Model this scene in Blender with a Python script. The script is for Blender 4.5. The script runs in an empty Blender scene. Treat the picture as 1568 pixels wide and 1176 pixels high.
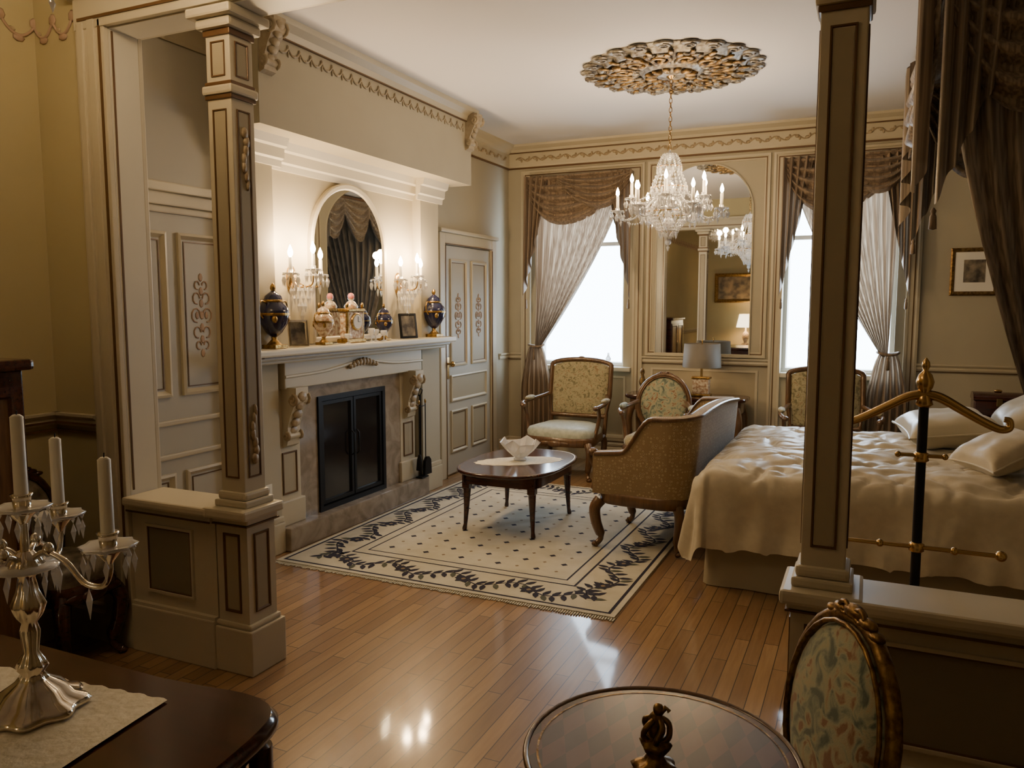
import bpy, bmesh, math, random
from mathutils import Vector, Matrix, noise
random.seed(7)
pi=math.pi
sin,cos=math.sin,math.cos

# ------------------------------------------------------------------ materials
MATS={}
def _new(name):
    m=bpy.data.materials.new(name); m.use_nodes=True
    nt=m.node_tree; p=nt.nodes['Principled BSDF']
    MATS[name]=m
    return m,nt,p
def _setp(p,rough,metal=0,trans=0,coat=0,sheen=0,spec=None):
    p.inputs['Roughness'].default_value=rough
    p.inputs['Metallic'].default_value=metal
    p.inputs['Transmission Weight'].default_value=trans
    p.inputs['Coat Weight'].default_value=coat
    p.inputs['Coat Roughness'].default_value=.1
    p.inputs['Sheen Weight'].default_value=sheen
    if spec is not None: p.inputs['Specular IOR Level'].default_value=spec
def c4(c): return (c[0],c[1],c[2],1)
def tc(nt,scale=(1,1,1),rot=(0,0,0)):
    t=nt.nodes.new('ShaderNodeTexCoord'); mp=nt.nodes.new('ShaderNodeMapping')
    mp.inputs['Scale'].default_value=scale; mp.inputs['Rotation'].default_value=rot
    nt.links.new(t.outputs['Object'],mp.inputs['Vector'])
    return mp.outputs['Vector']
def ramp(nt,fac,stops,interp='LINEAR'):
    r=nt.nodes.new('ShaderNodeValToRGB'); r.color_ramp.interpolation=interp
    e=r.color_ramp.elements
    while len(e)<len(stops): e.new(.5)
    for i,(p,c) in enumerate(stops):
        e[i].position=p; e[i].color=c4(c)
    nt.links.new(fac,r.inputs['Fac']); return r.outputs['Color']
def bump(nt,p,h,strength,dist=.01):
    b=nt.nodes.new('ShaderNodeBump'); b.inputs['Strength'].default_value=strength; b.inputs['Distance'].default_value=dist
    nt.links.new(h,b.inputs['Height']); nt.links.new(b.outputs['Normal'],p.inputs['Normal'])
def mat(name,col,rough=.5,metal=0,col2=None,scale=6,bmp=0,det=3,dist=0,**k):
    m,nt,p=_new(name); _setp(p,rough,metal,**k)
    p.inputs['Base Color'].default_value=c4(col)
    if col2 or bmp:
        n=nt.nodes.new('ShaderNodeTexNoise'); n.inputs['Scale'].default_value=scale; n.inputs['Detail'].default_value=det; n.inputs['Distortion'].default_value=dist
        nt.links.new(tc(nt),n.inputs['Vector'])
        if col2: nt.links.new(ramp(nt,n.outputs['Fac'],[(.35,col),(.65,col2)]),p.inputs['Base Color'])
        if bmp: bump(nt,p,n.outputs['Fac'],bmp)
    return m
def mat_emit(name,col,st):
    m,nt,p=_new(name); p.inputs['Base Color'].default_value=c4(col)
    p.inputs['Emission Color'].default_value=c4(col); p.inputs['Emission Strength'].default_value=st
def mat_wood(name,c1,c2,rough=.25,scale=5,stretch=(1,12,12),coat=.3):
    m,nt,p=_new(name); _setp(p,rough,coat=coat)
    n=nt.nodes.new('ShaderNodeTexNoise'); n.inputs['Scale'].default_value=scale; n.inputs['Detail'].default_value=6
    n.inputs['Distortion'].default_value=.6
    nt.links.new(tc(nt,stretch),n.inputs['Vector'])
    nt.links.new(ramp(nt,n.outputs['Fac'],[(.3,c1),(.7,c2)]),p.inputs['Base Color'])
def mat_pattern(name,base,spot,spot2,scale=30,rough=.8,th=(.25,.42),sheen=.3):
    m,nt,p=_new(name); _setp(p,rough,sheen=sheen)
    v=nt.nodes.new('ShaderNodeTexVoronoi'); v.inputs['Scale'].default_value=scale; v.inputs['Randomness'].default_value=.55
    nt.links.new(tc(nt),v.inputs['Vector'])
    nt.links.new(ramp(nt,v.outputs['Distance'],[(th[0]*.5,spot2),(th[0],spot),(th[1],base)]),p.inputs['Base Color'])
    bump(nt,p,v.outputs['Distance'],.2,.004)
def mat_tapestry(name,cols,scale=14):
    m,nt,p=_new(name); _setp(p,.85,sheen=.3)
    n=nt.nodes.new('ShaderNodeTexNoise'); n.inputs['Scale'].default_value=scale; n.inputs['Detail'].default_value=3; n.inputs['Distortion'].default_value=1.2
    nt.links.new(tc(nt),n.inputs['Vector'])
    k=len(cols)
    nt.links.new(ramp(nt,n.outputs['Fac'],[(.36+.30*i/(k-1),c) for i,c in enumerate(cols)]),p.inputs['Base Color'])
    n2=nt.nodes.new('ShaderNodeTexNoise'); n2.inputs['Scale'].default_value=300
    nt.links.new(tc(nt),n2.inputs['Vector']); bump(nt,p,n2.outputs['Fac'],.25,.003)
def mat_drape(name,c1,c2,freq=60,transl=.4,rough=.6):
    m,nt,p=_new(name); _setp(p,rough,sheen=.2)
    n=nt.nodes.new('ShaderNodeTexNoise'); n.inputs['Scale'].default_value=freq
    nt.links.new(tc(nt,(1,1,.02)),n.inputs['Vector']); n.inputs['Detail'].default_value=1
    col=ramp(nt,n.outputs['Fac'],[(.42,c1),(.58,c2)])
    nt.links.new(col,p.inputs['Base Color'])
    if transl>0:
        t=nt.nodes.new('ShaderNodeBsdfTranslucent'); nt.links.new(col,t.inputs['Color'])
        mx=nt.nodes.new('ShaderNodeMixShader'); mx.inputs[0].default_value=transl
        nt.links.new(p.outputs[0],mx.inputs[1]); nt.links.new(t.outputs[0],mx.inputs[2])
        nt.links.new(mx.outputs[0],nt.nodes['Material Output'].inputs['Surface'])

mat('wall_paint',(.38,.345,.26),.75,col2=(.405,.37,.28),scale=2)
mat('wall_yellow',(.44,.38,.215),.75,col2=(.465,.40,.23),scale=2)
mat('trim_cream',(.49,.44,.325),.42)
mat('trim_white',(.57,.535,.44),.4)
mat('panel_tan',(.33,.285,.195),.55)
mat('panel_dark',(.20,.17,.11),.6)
mat('gold_line',(.12,.062,.022),.4,metal=.2)
mat('ornament_tan',(.28,.21,.12),.5,col2=(.40,.32,.21),scale=40)
mat('garland_tan',(.34,.28,.19),.6,col2=(.40,.34,.24),scale=30)
mat('stencil_pink',(.38,.265,.19),.7)
mat('ceiling_paint',(.66,.66,.69),.8)
mat('door_paint',(.41,.39,.33),.45)
mat('marble',(.34,.29,.23),.22,col2=(.22,.175,.13),scale=6,det=9,dist=1.5)
mat('black_iron',(.012,.012,.013),.45,metal=.6)
mat('soot_glass',(.01,.01,.012),.15)
mat('brass',(.48,.31,.12),.25,metal=1)
mat('gilt',(.50,.33,.11),.35,metal=1,col2=(.22,.125,.04),scale=60,bmp=.3)
mat('gilt_dark',(.30,.185,.065),.4,metal=.85,col2=(.12,.065,.022),scale=50,bmp=.3)
mat('medallion_bronze',(.36,.235,.09),.4,metal=.75,col2=(.05,.032,.02),scale=22,bmp=.4)
mat('medallion_silver',(.33,.31,.27),.45,metal=.5,col2=(.09,.07,.05),scale=28,bmp=.4)
mat('silver',(.80,.74,.62),.14,metal=1,col2=(.55,.48,.38),scale=20)
mat('mirror_glass',(.80,.82,.82),.015,metal=1)
mat('crystal',(.97,.97,.97),.04,trans=.5,spec=1)
mat('wax',(.85,.82,.72),.45)
mat_emit('flame_bulb',(1,.74,.42),140)
mat_emit('shade_lit',(1,.80,.50),5)
mat_wood('mahogany',(.028,.009,.006),(.068,.021,.012),.14)
mat_wood('walnut',(.075,.036,.015),(.155,.08,.033),.3,stretch=(10,10,1))
mat_pattern('gold_fabric',(.25,.175,.09),(.44,.35,.21),(.10,.055,.025),scale=48)
mat_tapestry('cream_tapestry',[(.17,.155,.085),(.33,.29,.17),(.40,.36,.23),(.27,.19,.10)],26)
mat_tapestry('green_tapestry',[(.09,.12,.10),(.20,.24,.18),(.32,.33,.23),(.36,.32,.21),(.22,.12,.07)],19)
mat('seat_silk',(.52,.56,.48),.5,col2=(.38,.42,.36),scale=30,sheen=.3)
mat('bed_cream',(.54,.485,.365),.42,col2=(.485,.43,.32),scale=22,bmp=.14,sheen=.3)
mat('bed_skirt_cloth',(.38,.335,.24),.8)
mat('pillow_satin',(.43,.385,.275),.33,sheen=.3)
mat('lace',(.72,.68,.57),.8,col2=(.62,.58,.46),scale=60,bmp=.3)
mat_drape('drape_sheer',(.23,.16,.105),(.39,.295,.205),60,.38)
mat_drape('drape_valance',(.155,.11,.072),(.26,.19,.13),45,.12)
mat_drape('drape_canopy',(.13,.095,.062),(.25,.19,.13),55,.08,rough=.42)
mat('porcelain_navy',(.010,.012,.05),.12,coat=.5)
mat('porcelain_white',(.75,.68,.55),.15,col2=(.32,.17,.09),scale=45,coat=.5)
mat('porcelain_pink',(.65,.22,.20),.2)
mat('picture_mat',(.75,.73,.68),.8)
mat('photo_dark',(.05,.045,.04),.4,col2=(.28,.24,.18),scale=14)
mat('lamp_shade_grey',(.16,.145,.12),.6)
mat('rug_cream',(.56,.54,.46),.95,col2=(.50,.48,.40),scale=9)
mat('rug_field',(.48,.46,.38),.95,col2=(.55,.53,.46),scale=7)
mat('rug_navy',(.018,.018,.04),.95)
mat('rug_green',(.08,.09,.07),.95)
mat('rug_brown',(.22,.17,.11),.95)
mat('plastic_white',(.7,.68,.6),.4)
mat('window_paint',(.70,.70,.66),.5)
mat('painting_art',(.07,.06,.04),.4,col2=(.30,.22,.12),scale=9,det=6)

m,nt,p=_new('oak_floor'); _setp(p,.34,coat=.55); p.inputs['Coat Roughness'].default_value=.07
v=tc(nt,(1,1,1),(0,0,pi/2))
br=nt.nodes.new('ShaderNodeTexBrick'); br.offset=.37; br.offset_frequency=2
br.inputs['Scale'].default_value=1; br.inputs['Brick Width'].default_value=.7; br.inputs['Row Height'].default_value=.066
br.inputs['Mortar Size'].default_value=.002; br.inputs['Color1'].default_value=(.25,.145,.066,1); br.inputs['Color2'].default_value=(.39,.245,.120,1)
br.inputs['Mortar'].default_value=(.035,.02,.012,1); br.inputs['Bias'].default_value=-.05
nt.links.new(v,br.inputs['Vector'])
n=nt.nodes.new('ShaderNodeTexNoise'); n.inputs['Scale'].default_value=6; n.inputs['Detail'].default_value=6
nt.links.new(tc(nt,(10,.8,1)),n.inputs['Vector'])
mx=nt.nodes.new('ShaderNodeMix'); mx.data_type='RGBA'; mx.blend_type='MULTIPLY'; mx.inputs[0].default_value=.5
nt.links.new(br.outputs['Color'],mx.inputs[6]); nt.links.new(ramp(nt,n.outputs['Fac'],[(.3,(.6,.53,.47)),(.7,(1,1,1))]),mx.inputs[7])
nt.links.new(mx.outputs[2],p.inputs['Base Color'])
bump(nt,p,br.outputs['Fac'],-.35,.002)
m,nt,p=_new('inlay_wood'); _setp(p,.28,coat=.15)
w2=nt.nodes.new('ShaderNodeTexChecker'); w2.inputs['Scale'].default_value=30
w2.inputs['Color1'].default_value=(.085,.028,.020,1); w2.inputs['Color2'].default_value=(.028,.011,.010,1)
nt.links.new(tc(nt,(1,.4,.01),(0,0,.75)),w2.inputs['Vector'])
nt.links.new(w2.outputs['Color'],p.inputs['Base Color'])

# ------------------------------------------------------------------ builder
class B:
    def __init__(s,name,loc=(0,0,0),yaw=0):
        s.name=name; s.v=[]; s.f=[]; s.m=[]; s.sm=[]; s.mats=[]
        s.M=Matrix.Identity(4); s.W=Matrix.Translation(Vector(loc))@Matrix.Rotation(yaw,4,'Z')
    def mi(s,n):
        if n not in s.mats: s.mats.append(n)
        return s.mats.index(n)
    def add(s,vs,fs,mt,smooth=True):
        n=len(s.v); s.v+=[s.M@Vector(q) for q in vs]; k=s.mi(mt)
        for f in fs:
            s.f.append([i+n for i in f]); s.m.append(k); s.sm.append(smooth)
    def box(s,x0,x1,y0,y1,z0,z1,mt,bev=0):
        if x0>x1:x0,x1=x1,x0
        if y0>y1:y0,y1=y1,y0
        if z0>z1:z0,z1=z1,z0
        if bev>0:
            bm=bmesh.new(); bmesh.ops.create_cube(bm,size=1)
            for q in bm.verts: q.co=Vector(((x0+x1)/2+q.co.x*(x1-x0),(y0+y1)/2+q.co.y*(y1-y0),(z0+z1)/2+q.co.z*(z1-z0)))
            bmesh.ops.bevel(bm,geom=bm.edges[:],offset=min(bev,.45*min(x1-x0,y1-y0,z1-z0)),segments=2,affect='EDGES',profile=.6)
            bm.verts.index_update()
            s.add([q.co.copy() for q in bm.verts],[[q.index for q in f.verts] for f in bm.faces],mt,False); bm.free()
        else:
            vs=[(x,y,z) for x in (x0,x1) for y in (y0,y1) for z in (z0,z1)]
            s.add(vs,[(0,1,3,2),(4,6,7,5),(0,4,5,1),(2,3,7,6),(0,2,6,4),(1,5,7,3)],mt,False)
    def loops(s,ls,mt,cap0=True,cap1=True,smooth=True,closed=True):
        n=len(ls[0]); vs=[q for l in ls for q in l]; fs=[]
        for i in range(len(ls)-1):
            for j in range(n if closed else n-1):
                a=i*n+j; b=i*n+(j+1)%n
                fs.append((a,b,b+n,a+n))
        s.add(vs,fs,mt,smooth)
        if cap0: s.add(ls[0],[list(range(n))[::-1]],mt,False)
        if cap1: s.add(ls[-1],[list(range(n))],mt,False)
    def lathe(s,prof,c=(0,0,0),seg=20,mt='brass',sx=1,sy=1,lobes=0,lamp=0,smooth=True,caps=True):
        ls=[]
        for r,z in prof:
            ls.append([(c[0]+r*sx*(1+lamp*cos(lobes*2*pi*j/seg))*cos(2*pi*j/seg),c[1]+r*sy*(1+lamp*cos(lobes*2*pi*j/seg))*sin(2*pi*j/seg),c[2]+z) for j in range(seg)])
        s.loops(ls,mt,caps,caps,smooth)
    def tube(s,pts,r,seg=8,mt='brass',closed=False,flat=1,up=None):
        pts=[Vector(q) for q in pts]; n=len(pts)
        rr=r if isinstance(r,(list,tuple)) else [r]*n
        ls=[]; ref=None
        for i,q in enumerate(pts):
            if closed: t=pts[(i+1)%n]-pts[i-1]
            else: t=pts[min(i+1,n-1)]-pts[max(i-1,0)]
            if t.length<1e-9: t=Vector((0,0,1))
            t.normalize()
            if ref is None:
                ref=Vector(up) if up else (Vector((0,0,1)) if abs(t.z)<.9 else Vector((1,0,0)))
            a=ref-t*ref.dot(t)
            if a.length<1e-6: a=Vector((1,0,0))-t*t.x
            a.normalize(); bb=t.cross(a); ref=a
            ls.append([q+a*rr[i]*cos(2*pi*j/seg)+bb*rr[i]*flat*sin(2*pi*j/seg) for j in range(seg)])
        if closed: ls.append(ls[0]); s.loops(ls,mt,False,False)
        else: s.loops(ls,mt)
    def ell(s,c,r,mt,seg=12,rings=8,e=1.0,ev=1.0):
        def pw(x,k): return math.copysign(abs(x)**k,x)
        ls=[]
        for i in range(rings+1):
            ph=-pi/2+pi*i/rings
            cp=max(cos(ph),1e-3)
            ls.append([(c[0]+r[0]*cp**ev*pw(cos(2*pi*j/seg),e),c[1]+r[1]*cp**ev*pw(sin(2*pi*j/seg),e),c[2]+r[2]*pw(sin(ph),ev)) for j in range(seg)])
        s.loops(ls,mt)
    def grid(s,fn,nu,nv,mt,smooth=True):
        vs=[fn(i/nu,j/nv) for j in range(nv+1) for i in range(nu+1)]
        s.add(vs,[(j*(nu+1)+i,j*(nu+1)+i+1,(j+1)*(nu+1)+i+1,(j+1)*(nu+1)+i) for j in range(nv) for i in range(nu)],mt,smooth)
    def poly(s,pts,mt): s.add(pts,[list(range(len(pts)))],mt,False)
    def drop(s,c,r,h,mt='crystal'):
        x,y,z=c
        s.add([(x,y,z),(x+r,y,z-h*.4),(x,y+r,z-h*.4),(x-r,y,z-h*.4),(x,y-r,z-h*.4),(x,y,z-h)],
              [(0,1,2),(0,2,3),(0,3,4),(0,4,1),(5,2,1),(5,3,2),(5,4,3),(5,1,4)],mt,False)
    def frame(s,u0,u1,v0,v1,prof,mt,fill=None,fillw=None):
        ls=[]
        for t,w in prof: ls.append([(u0+t,v0+t,w),(u1-t,v0+t,w),(u1-t,v1-t,w),(u0+t,v1-t,w)])
        s.loops(ls,mt,False,False,False)
        if fill:
            t=prof[-1][0]; w=fillw if fillw is not None else prof[-1][1]
            s.poly([(u0+t,v0+t,w),(u1-t,v0+t,w),(u1-t,v1-t,w),(u0+t,v1-t,w)],fill)
    def done(s,parent=None):
        me=bpy.data.meshes.new(s.name); me.from_pydata([tuple(q) for q in s.v],[],s.f)
        for n in s.mats: me.materials.append(MATS[n])
        me.polygons.foreach_set('material_index',s.m); me.polygons.foreach_set('use_smooth',s.sm)
        bm=bmesh.new(); bm.from_mesh(me); bmesh.ops.recalc_face_normals(bm,faces=bm.faces[:]); bm.to_mesh(me); bm.free()
        me.update()
        o=bpy.data.objects.new(s.name,me); bpy.context.scene.collection.objects.link(o)
        o.matrix_world=s.W
        if parent: o.parent=parent
        return o
def PL(x): return Matrix(((0,0,1,x),(1,0,0,0),(0,1,0,0),(0,0,0,1)))
def PF(y): return Matrix(((1,0,0,0),(0,0,-1,y),(0,1,0,0),(0,0,0,1)))
def PB(y): return Matrix(((1,0,0,0),(0,0,1,y),(0,1,0,0),(0,0,0,1)))
def PR(x): return Matrix(((0,0,-1,x),(1,0,0,0),(0,1,0,0),(0,0,0,1)))
def cat(P,n=6):
    P=[Vector(q) for q in P]; out=[]
    for i in range(len(P)-1):
        a=P[max(i-1,0)];b=P[i];c=P[i+1];d=P[min(i+2,len(P)-1)]
        for k in range(n):
            t=k/n
            out.append(.5*((2*b)+(c-a)*t+(2*a-5*b+4*c-d)*t*t+(3*b-a-3*c+d)*t*t*t))
    out.append(P[-1]); return out
def point(name,loc,e,col=(1,.68,.36),r=.03):
    l=bpy.data.lights.new(name,'POINT'); l.energy=e; l.color=col; l.shadow_soft_size=r
    o=bpy.data.objects.new(name,l); o.location=loc; bpy.context.scene.collection.objects.link(o); return o

XL=-3.55; YF=7.7; H=3.25; XR=2.2; YB=-2.6
YP0,YP1=2.5,2.65
W1=(-3.22,-2.27); W2=(-.75,.2); WZ=(.975,2.68)
JX=-3.07   # left jamb face

# ------------------------------------------------------------------ shell
b=B('floor'); b.box(XL-.2,XR+.2,YB-.2,YF+.3,-.12,0,'oak_floor'); b.done()
b=B('ceiling'); b.box(XL-.2,XR+.2,YB-.2,YF+.3,H,H+.12,'ceiling_paint'); b.done()
b=B('wall_left'); b.box(XL-.15,XL,YP0+.1,YF+.25,0,H,'wall_paint'); b.box(XL-.15,XL,YB-.15,YP0+.1,0,H,'wall_yellow'); b.done()
b=B('wall_right'); b.box(XR,XR+.15,YB-.15,YF+.25,0,H,'wall_paint'); b.done()
b=B('wall_back'); b.box(XL,XR,YB-.15,YB,0,H,'wall_yellow'); b.done()
b=B('wall_far')
for x0,x1 in ((XL,W1[0]),(W1[1],W2[0]),(W2[1],XR)): b.box(x0,x1,YF,YF+.25,0,H,'wall_paint')
for w in (W1,W2):
    b.box(w[0],w[1],YF,YF+.25,0,WZ[0],'wall_paint'); b.box(w[0],w[1],YF,YF+.25,WZ[1],H,'wall_paint')
b.done()
b=B('wall_partition')
b.box(XL,XR,YP0,YP1,2.82,H,'wall_yellow')
b.box(XL,JX-.1,YP0,YP1,0,2.82,'wall_yellow')
b.box(.76,XR,YP0,YP1,0,2.82,'wall_yellow')
b.done()
b=B('trim_1')
for M in (PF(YP0),PB(YP1)):
    b.M=M
    for u0,u1 in ((JX-.18,JX),(.66,.84)):
        b.box(u0,u1,0,2.95,0,.025,'trim_cream',.004)
        b.box(u1-.03,u1-.018,.2,2.83,.02,.03,'gold_line')
        b.box(u0+.02,u0+.06,.2,2.83,.02,.036,'trim_cream',.006)
        b.box(u0+.085,u1-.05,.2,2.84,.02,.034,'trim_cream',.004)
    b.box(JX-.18,.84,2.80,2.95,0,.03,'trim_cream',.004)
    b.box(JX-.15,.81,2.835,2.847,.025,.036,'gold_line')
    b.box(JX-.21,.87,2.93,2.97,0,.06,'trim_cream',.01)
b.M=Matrix.Identity(4)
b.box(JX-.1,JX,YP0,YP1,0,2.80,'trim_white'); b.box(.66,.76,YP0,YP1,0,2.80,'trim_white')
b.box(JX,.66,YP0,YP1,2.795,2.83,'trim_white')
b.box(JX-.002,JX+.004,YP0+.012,YP0+.020,.75,2.79,'gold_line')
b.done()

def half_wall(name,u0,u1,pan):
    b=B(name); b.box(u0,u1,YP0,YP1-.02,0,.69,'trim_cream')
    for M in (PF(YP0),PB(YP1-.02)):
        b.M=M
        b.box(u0,u1,0,.22,0,.03,'trim_cream',.006); b.box(u0,u1,.22,.235,0,.022,'trim_cream')
        for p0,p1 in pan:
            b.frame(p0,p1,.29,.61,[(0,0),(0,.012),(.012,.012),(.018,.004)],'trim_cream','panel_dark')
            b.frame(p0+.014,p1-.014,.304,.596,[(0,.004),(0,.010),(.005,.010),(.005,.004)],'gold_line')
    b.M=Matrix.Identity(4)
    b.box(u0,u1,YP0-.03,YP1+.01,.655,.69,'trim_cream',.012)
    b.box(u0,u1,YP0-.055,YP1+.035,.69,.73,'trim_cream',.012)
    b.box(u0,u1,YP0-.034,YP0-.03,.66,.668,'gold_line')
    b.done()
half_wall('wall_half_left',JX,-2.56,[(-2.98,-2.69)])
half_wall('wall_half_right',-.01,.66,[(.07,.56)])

def column(name,cx,cy,orn):
    b=B(name,(cx,cy,0))
    b.box(-.112,.112,-.105,.112,0.001,.2,'trim_cream',.006)
    b.box(-.100,.100,-.096,.100,.2,.225,'trim_cream',.01)
    b.box(-.086,.086,-.084,.086,.22,.70,'trim_cream')
    b.box(-.100,.100,-.100,.100,.665,.695,'trim_cream',.01)
    b.box(-.118,.118,-.135,.118,.69,.735,'trim_cream',.012)
    b.box(-.088,.088,-.088,.088,.735,.765,'trim_cream',.008); b.box(-.102,.102,-.102,.102,.658,.665,'gold_line')
    b.box(-.078,.078,-.078,.078,.765,.80,'trim_cream',.012)
    s=.064
    b.box(-s,s,-s,s,.79,2.795,'trim_cream',.004)
    b.box(-.072,.072,-.072,.072,2.44,2.458,'gold_line',.004); b.box(-.08,.08,-.08,.08,2.458,2.495,'trim_cream',.01); b.box(-.071,.071,-.071,.071,2.495,2.51,'gold_line',.004)
    b.box(-.072,.072,-.072,.072,2.69,2.715,'gold_line',.004)
    b.box(-.092,.092,-.092,.092,2.715,2.755,'trim_cream',.012); b.box(-.118,.118,-.118,.118,2.755,2.794,'trim_cream',.01)
    base=b.M
    for a in range(4):
        R=Matrix.Rotation(a*pi/2,4,'Z')
        b.M=R@PF(-s)
        b.frame(-.037,.037,.86,2.40,[(0,0),(0,.004),(.005,.004),(.010,-.004)],'gold_line','panel_tan',.0012)
        b.frame(-.037,.037,2.53,2.67,[(0,0),(0,.004),(.005,.004),(.010,-.004)],'gold_line','panel_tan',.0012)
        b.M=R@PF(-.084 if a==0 else -.086)
        b.frame(-.045,.045,.27,.62,[(0,0),(0,.006),(.006,.006),(.012,.002)],'gold_line','panel_tan')
        if orn and a==1:
            b.M=R@PF(-s)
            for zc,dz in ((2.25,1),(1.0,-1)):
                for k in range(7):
                    b.ell((.010*sin(k*1.3),zc+dz*(.06-k*.035),.004),(.020-.002*k,.026,.010),'ornament_tan',8,5)
    b.M=base
    return b.done()
column('column',-2.468,2.585,True); column('column',-.103,2.585,False)

CR=[(0,-.22),(.012,-.22),(.02,-.2),(.02,-.08),(.045,-.07),(.06,-.045),(.11,-.02),(.12,0),(0,0)]
def run(b,M,u0,u1,prof,z,mt):
    b.M=M; b.loops([[(u0,z+q[1],q[0]) for q in prof],[(u1,z+q[1],q[0]) for q in prof]],mt,True,True,False)
def scroll(b,M,u0,u1,z,w,amp=.022,per=.16,mt='ornament_tan'):
    b.M=M; n=int((u1-u0)/per*8); 
    b.tube([(u0+(u1-u0)*i/n,z+amp*sin(2*pi*(u1-u0)/per*i/n),w) for i in range(n+1)],.006,5,mt)
    k=int((u1-u0)/per*2)
    for i in range(k):
        u=u0+(i+.5)*(u1-u0)/k; sg=1 if i%2 else -1
        b.ell((u,z-sg*amp*.35,w),(.022,.016,.008),mt,7,4); b.ell((u+.02,z+sg*amp*.5,w),(.012,.02,.007),mt,6,4)
b=B('trim_2')
run(b,PF(YF),XL,XR,CR,H,'trim_cream'); scroll(b,PF(YF),XL+.1,XR,H-.14,.024,.02,.17)
b.M=PF(YF); b.box(XL,XR,H-.235,H-.22,0,.02,'gold_line'); b.box(XL,XR,H-.078,H-.07,.02,.05,'gold_line')
run(b,PL(XL),6.17,YF,CR,H,'trim_cream'); run(b,PL(XL),YP1,3.57,CR,H,'trim_cream')
scroll(b,PL(XL),6.2,YF-.1,H-.14,.024,.02,.17)
b.M=PL(XL); b.box(6.17,YF,H-.235,H-.22,0,.02,'gold_line')
run(b,PR(XR),YP1,YF,CR,H,'trim_cream')
b.done()
b=B('trim_3')
for M,u0,u1 in ((PL(XL),YB,YP0),(PF(YP0),XL,JX-.22)):
    b.M=M; b.box(u0,u1,H-.06,H,0,.05,'trim_cream',.01)
    n=int((u1-u0)/.16)+1; st=(u1-u0)/n
    for i in range(n):
        c=u0+(i+.5)*st
        b.tube([(c+st*.45*(t-4)/4,2.86-.05*(1-((t-4)/4)**2),.004) for t in range(9)],.007,5,'stencil_pink')
        b.ell((c+st*.5,2.88,.004),(.025,.028,.006),'stencil_pink',7,4); b.ell((c,2.80,.004),(.03,.018,.006),'stencil_pink',7,4)
        b.ell((c-.03,2.83,.004),(.018,.012,.006),'ornament_tan',7,4)
b.done()
RAIL=[(0,-.06),(.012,-.06),(.018,-.045),(.012,-.03),(.03,-.012),(.03,0),(0,0)]
BASE=[(0,-.18),(.022,-.18),(.022,-.045),(.014,-.03),(.014,-.012),(0,0)]
b=B('trim_4')
for u0,u1 in ((XL,-3.39),(-2.07,-.86),(.38,XR)): run(b,PF(YF),u0,u1,RAIL,1.09,'trim_cream'); b.box(u0,u1,1.018,1.024,0,.012,'gold_line')
run(b,PL(XL),7.45,YF,RAIL,1.09,'trim_cream')
run(b,PL(XL),YB,YP0,RAIL,1.09,'trim_cream'); b.box(YB,YP0,1.0,1.01,0,.014,'gold_line'); b.box(YB,YP0,1.04,1.05,0,.026,'gold_line')
run(b,PF(YP0),XL,JX-.19,RAIL,1.09,'trim_cream'); b.box(XL,JX-.19,1.0,1.01,0,.014,'gold_line'); b.box(XL,JX-.19,1.04,1.05,0,.026,'gold_line')
run(b,PF(YP0),XL,JX-.19,BASE,.18,'trim_cream')
b.done()
b=B('baseboard_far'); run(b,PF(YF),XL,XR,BASE,.18,'trim_cream'); b.done()
b=B('baseboard_left')
for u0,u1 in ((YB,YP0),(YP1,3.61),(5.98,6.13),(7.45,YF)): run(b,PL(XL),u0,u1,BASE,.18,'trim_cream')
b.done()
b=B('baseboard_right'); run(b,PR(XR),YB,YF,BASE,.18,'trim_cream'); b.done()
b=B('baseboard_back'); run(b,PB(YB),XL,XR,BASE,.18,'trim_cream'); b.done()

CAS=[(0,0),(0,.03),(.02,.035),(.03,.022),(.075,.022),(.085,.032),(.105,.032),(.11,0)]
b=B('trim_5')
for (a0,a1) in ((-3.39,-2.07),(-.86,.38)):
    b.M=PF(YF); b.frame(a0,a1,.16,2.99,CAS,'trim_cream')
    b.frame(a0+.04,a1-.04,.20,2.95,[(0,.02),(0,.0245),(.01,.0245),(.01,.02)],'gold_line')
    b.frame(a0+.17,a1-.17,.25,.88,[(0,0),(0,.012),(.02,.012),(.025,.002)],'trim_cream','panel_tan')
    b.box(a0+.11,a1-.11,.93,.975,0,.07,'trim_white',.01)
b.frame(-2.04,-.89,1.1,2.99,[(0,0),(0,.02),(.02,.02),(.03,.008),(.05,.008),(.055,0)],'trim_cream')
b.frame(-2.01,-.92,1.13,2.96,[(0,.008),(0,.0125),(.008,.0125),(.008,.008)],'gold_line')
b.frame(-1.98,-.95,.25,.98,[(0,0),(0,.012),(.02,.012),(.025,.002)],'trim_cream','panel_tan')
b.done()
for i,w in enumerate((W1,W2)):
    b=B('window_%d'%(i+1)); b.M=PF(YF+.12)
    b.frame(w[0],w[1],WZ[0],WZ[1],[(0,-.05),(0,.04),(.035,.04),(.04,-.05),(0,-.05)],'window_paint')
    zm=2.22; b.box(w[0]+.03,w[1]-.03,zm-.02,zm+.02,-.03,.03,'window_paint',.005)
    cx=(w[0]+w[1])/2
    b.M=Matrix.Identity(4)
    b.box(w[0],w[1],YF+.05,YF+.12,WZ[0],WZ[0]+.02,'window_paint')
    b.done()
    l=bpy.data.lights.new('window_portal','AREA'); l.shape='RECTANGLE'; l.size=w[1]-w[0]; l.size_y=WZ[1]-WZ[0]; l.energy=1; l.cycles.is_portal=True
    o=bpy.data.objects.new('window_portal_%d'%(i+1),l); o.location=(cx,YF+.2,(WZ[0]+WZ[1])/2); o.rotation_euler=(-pi/2,0,0)
    bpy.context.scene.collection.objects.link(o)
b=B('glass_ornament',(-2.42,YF-.02,.976)); b.lathe([(.03,0),(.035,.02),(.02,.05),(.03,.08),(.012,.11),(.01,.14)],mt='crystal',seg=10); b.done()

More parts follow.
